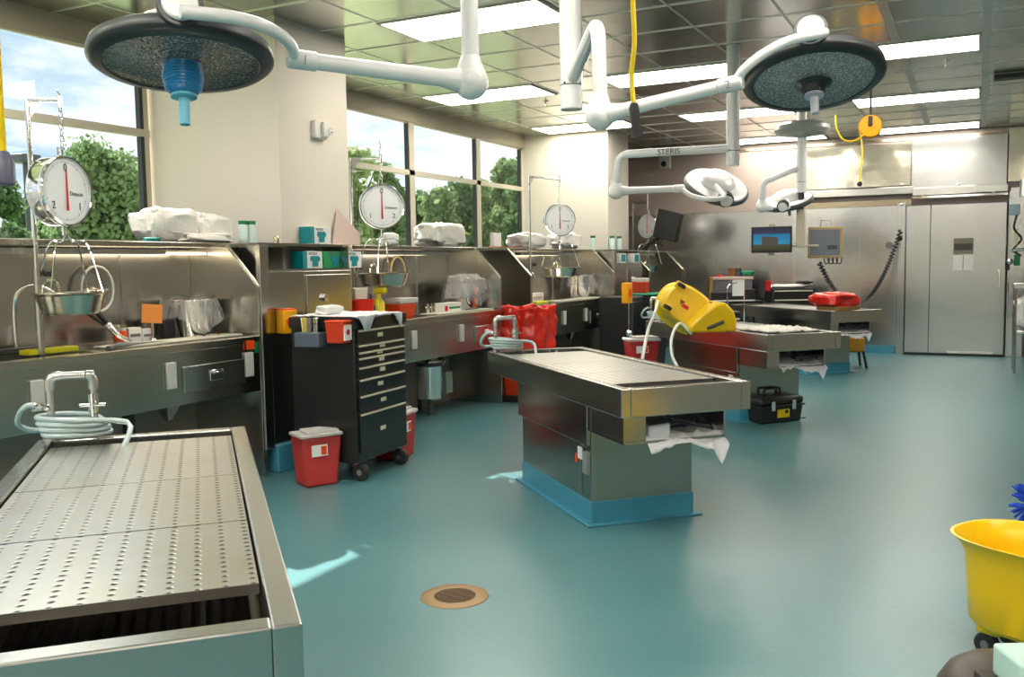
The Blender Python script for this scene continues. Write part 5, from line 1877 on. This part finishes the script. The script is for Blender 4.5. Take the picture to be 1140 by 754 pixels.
# far cart with box, laptop-like black objects
t_ = thing('work_cart', 'dark work cart with boxes between the yellow bucket and the tool chest', 'cart', at(820, 345, 14.6)*1, YAW-PI/2)
t_.location.z = 0
MB().box(-.42, .42, 0, .5, .80, .86).build('shelf', BLACKP, t_, bev=.01)
MB().box(-.42, .42, 0, .5, .30, .34).build('shelf', BLACKP, t_, bev=.01)
for a in (-.40, .40):
    for b in (.02, .48):
        MB().tube([(a, b, 0), (a, b, .85)], .018, 8).build('leg', BLACKP, t_)
MB().box(-.40, .30, -.02, -.005, .855, .875).build('front_lip', PAPER, t_, smooth=0)
loc = t_.location.copy()
for i, (x0, x1, z0, z1, mm, nm, lb, ct) in enumerate([
        (-.42, -.36, .87, 1.24, mat('tan_card'), 'file_divider', 'tan upright divider on the far work cart', 'divider'),
        (-.36, .30, 1.19, 1.24, PINKP, 'tray', 'pinkish tray laid over the boxes of the far work cart', 'tray'),
        (-.34, .28, .87, 1.18, mat('grey_crate', lin(110, 105, 115), .5), 'storage_crate', 'grey crate under the tray on the far work cart', 'crate'),
        (-.40, .10, .87, 1.00, BLACKP, 'camera_case', 'black case in front of the grey crate on the far cart', 'case'),
        (.02, .30, .87, 1.04, BLACKP, 'camera_bag', 'black bag at the right of the black case on the far cart', 'bag')]):
    dy = .12 if i in (1, 2) else (-.01 if i > 2 else .05)
    tag(MB().box(x0, x1, dy, dy+(.3 if i in (1, 2) else .11), z0, z1).build(nm, mm, loc=(loc.x, loc.y, 0), rot=(0, 0, YAW-PI/2), bev=.01), lb, ct)
tag(MB().lathe([(0, 0), (.05, 0), (.05, .13), (0, .13)], n=18).build('coffee_can', BROWN, loc=loc+MR @ Vector((-.02, .25, 1.245))), 'brown can standing on the pinkish tray of the far cart', 'can')
tag(MB().lathe([(0, 0), (.05, 0), (.05, .13), (0, .13)], n=18).build('dark_can', DARKG, loc=loc+MR @ Vector((.09, .25, 1.245))), 'dark can beside the brown can on the far cart', 'can')
tag(heap(loc+MR @ Vector((.24, .25, 1.24)), .22, .2, .1, 2., 18).build('green_cloth', GREENR), 'green cloth bundle on the tray of the far cart', 'cloth')
tag(MB().lathe([(0, 0), (.06, 0), (.05, .02), (0, .04)], n=16).build('plastic_dish', RED, loc=loc+MR @ Vector((-.22, .2, 1.242))), 'small red dish on the tray of the far cart', 'dish')
# white towel and rod thing in front of the cart
q = at(822, 325, 12.4)
t_ = thing('paper_stand', 'white sheet hung on a bent chrome rod before the far cart', 'stand', (q.x, q.y, 0), YAW-PI/2)
MB().box(-.08, .08, -.005, .005, 1.02, 1.24).build('sheet', PAPER, t_, smooth=0)
MB().tube(smooth_path([(-.02, 0, 1.2), (-.14, .0, 1.15), (-.14, 0, .9), (-.06, 0, .55), (-.08, 0, .0)], 5), .01, 8).build('rod', CHROME, t_)
MB().tube([(.08, 0, 1.1), (.08, 0, .0)], .008, 8).build('rod', CHROME, t_)
# low stool / drawers visible left of it
t_ = thing('drawer_cart', 'low black drawer cart with white edges behind the yellow wringer', 'drawer cart', at(800, 400, 12.6)*1, YAW-PI/2)
t_.location.z = 0
MB().box(-.32, .30, 0, .45, .05, .80).build('body', BLACK, t_, bev=.01)
for i in range(4):
    MB().box(-.30, .28, -.02, 0, .18+.17*i, .205+.17*i).build('pull', MATS['pale_pull'], t_, smooth=0)

# hoses looping from table 3 to the floor
cable([at(733, 335, 9.3), at(728, 352, 9.0), at(722, 366, 8.9), at(716, 395, 8.6), at(712, 420, 8.2)], .016, 'drain_hose', HOSEW, 'pale hose hanging down left of the overturned yellow bucket', 'hose', 'pale hoses hanging at the third table')
cable([at(770, 372, 8.7), at(757, 360, 8.75), at(748, 375, 8.6), at(748, 395, 8.3), at(756, 412, 8.0)], .014, 'drain_hose', HOSEW, 'pale looped hose over the edge of the third table below the bucket', 'hose', 'pale hoses hanging at the third table')

# orange sticker tabs near the nearest counter end
tag(MB().box(4.86, 4.93, 4.535, 4.547, .93, .99).build('warning_tag', ORG, smooth=0), 'orange tag on the front of the nearest counter at its right end', 'tag')
tag(MB().box(4.935, 4.965, 4.535, 4.547, .90, .98).build('warning_tag', GREENC, smooth=0), 'green tag on the front of the nearest counter at its right end', 'tag')

# ---------------------------------------------------------------- outside
S(MB().box(-40, 120, YW+.6, 160, -.8, -.6).build('lawn', mat('lawn', lin(120, 138, 92), .9, varied=(.3, lin(146, 158, 110))), smooth=0))
LEAF = [leaf_mat('leaf_mid', lin(108, 136, 92), lin(150, 172, 122)), leaf_mat('leaf_dark', lin(80, 112, 76), lin(116, 144, 98)), leaf_mat('leaf_light', lin(134, 156, 100), lin(172, 190, 130))]


def tree(label, base, h_, w_, mi, seed, n=2600, ls=.30, blobs=14):
    random.seed(seed)
    t_ = thing('broadleaf_tree', label, 'tree', base, 0, 'trees outside the windows')
    tk = MB().tube([(0, 0, 0), (.1, 0, h_*.3), (0, .1, h_*.7)], [w_*.035, w_*.028, w_*.01], 8)
    for i in range(5):
        a = i*1.3
        tk.tube([(0, 0, h_*(.3+.08*i)), (math.cos(a)*w_*.25, math.sin(a)*w_*.25, h_*(.5+.08*i))], [w_*.014, w_*.006], 6)
    tk.build('trunk', mat('bark', lin(70, 58, 46), .9), t_)
    cn = []
    for i in range(blobs):
        a = random.random()*2*PI
        z = random.random()
        rr = w_*.36*math.sin(PI*(z*.8+.15))*random.random()**.5
        cn.append((Vector((rr*math.cos(a), rr*math.sin(a), h_*(.22+.68*z))), w_*(.09+.14*random.random())))
    v_, f_ = [], []
    for i in range(n):
        c, r_ = random.choice(cn)
        d = Vector((random.gauss(0, 1), random.gauss(0, 1), random.gauss(0, 1))).normalized()
        p = c+d*r_*(.35+.85*random.random()**.8)
        nn = (d+Vector((random.gauss(0, .6), random.gauss(0, .6), random.gauss(0, .6)))).normalized()
        a = nn.orthogonal().normalized()
        b = nn.cross(a)
        s_ = ls*(.6+.8*random.random())
        o = len(v_)
        v_ += [p-a*s_*.5, p+b*s_*.35, p+a*s_*.5, p-b*s_*.35]
        f_.append((o, o+1, o+2, o+3))
    MB().add(v_, f_).build('crown', LEAF[mi], t_, smooth=0)
    return t_


def tree_px(label, px_, top, d, w_px, mi, seed, **k):
    p = at(px_, 260, d)
    tp = at(px_, top, d)
    return tree(label, (p.x, p.y, -.6), tp.z+.6, w_px*d/F*1.45, mi, seed, **k)


# near window
tree_px('big round tree filling the right half of the near window', 112, 138, 20, 100, 0, 1, n=15000, ls=.13, blobs=44)
tree_px('tree at the left edge of the near window behind the yellow cord', -8, 165, 22, 60, 1, 2, n=8000, ls=.15, blobs=26)
tree_px('low tree behind the nearest dial scale', 52, 196, 30, 46, 1, 3, n=6000, ls=.20, blobs=24)
tree_px('low dark tree left of the big round tree, behind the lamp post', 30, 225, 26, 50, 1, 4, n=6000, ls=.20, blobs=24)
# middle window
for i, (px_, tp, d, wp, mi, lb) in enumerate([
        (398, 150, 24, 56, 2, 'tall yellow-green tree behind the left pane of the three-pane window'),
        (433, 172, 26, 44, 0, 'tree between the middle scale and the first mullion'),
        (462, 205, 34, 46, 1, 'low dark tree behind the first mullion of the three-pane window'),
        (490, 200, 30, 44, 0, 'low tree in the left part of the middle pane'),
        (515, 192, 32, 44, 1, 'tree in the right part of the middle pane'),
        (541, 182, 34, 40, 2, 'pale tree just right of the second mullion'),
        (566, 168, 32, 40, 0, 'tree in the right pane of the three-pane window'),
        (590, 152, 30, 42, 1, 'tall dark tree at the right end of the three-pane window'),
        (416, 212, 40, 60, 1, 'dark far tree low behind the middle scale'),
        (475, 226, 42, 60, 2, 'far tree low behind the white towels'),
        (505, 222, 45, 60, 1, 'far dark tree low in the middle pane'),
        (548, 214, 45, 60, 0, 'far tree low in the right pane'),
        (372, 165, 30, 50, 0, 'tree partly hidden by the nearest pillar'),
        (445, 212, 50, 70, 1, 'far tree behind the first mullion, low on the horizon'),
        (525, 205, 50, 70, 0, 'far tree just left of the second mullion, low on the horizon'),
        (578, 188, 48, 60, 1, 'far tree behind the tall dark tree in the right pane')]):
    tree_px(lb, px_, tp, d, wp, mi, 20+i, n=7000, ls=.20 if d < 40 else .26, blobs=32)
q = at(28, 177, 24)
t_ = thing('lamp_post', 'street lamp on a tall pole seen through the near window', 'street lamp', (q.x, q.y, -.6))
MB().tube([(0, 0, 0), (0, 0, q.z+.6)], .07, 8).build('pole', DARKG, t_)
MB().cbox((0, 0, q.z+.6), (.55, .55, .22)).build('lamp_head', DARKG, t_, bev=.03)

# tidy: strip unused light table entries kept for reference
for o in scn.objects:
    if o.type == 'EMPTY' and o.get('kind') == 'structure':
        for ch in o.children:
            pass
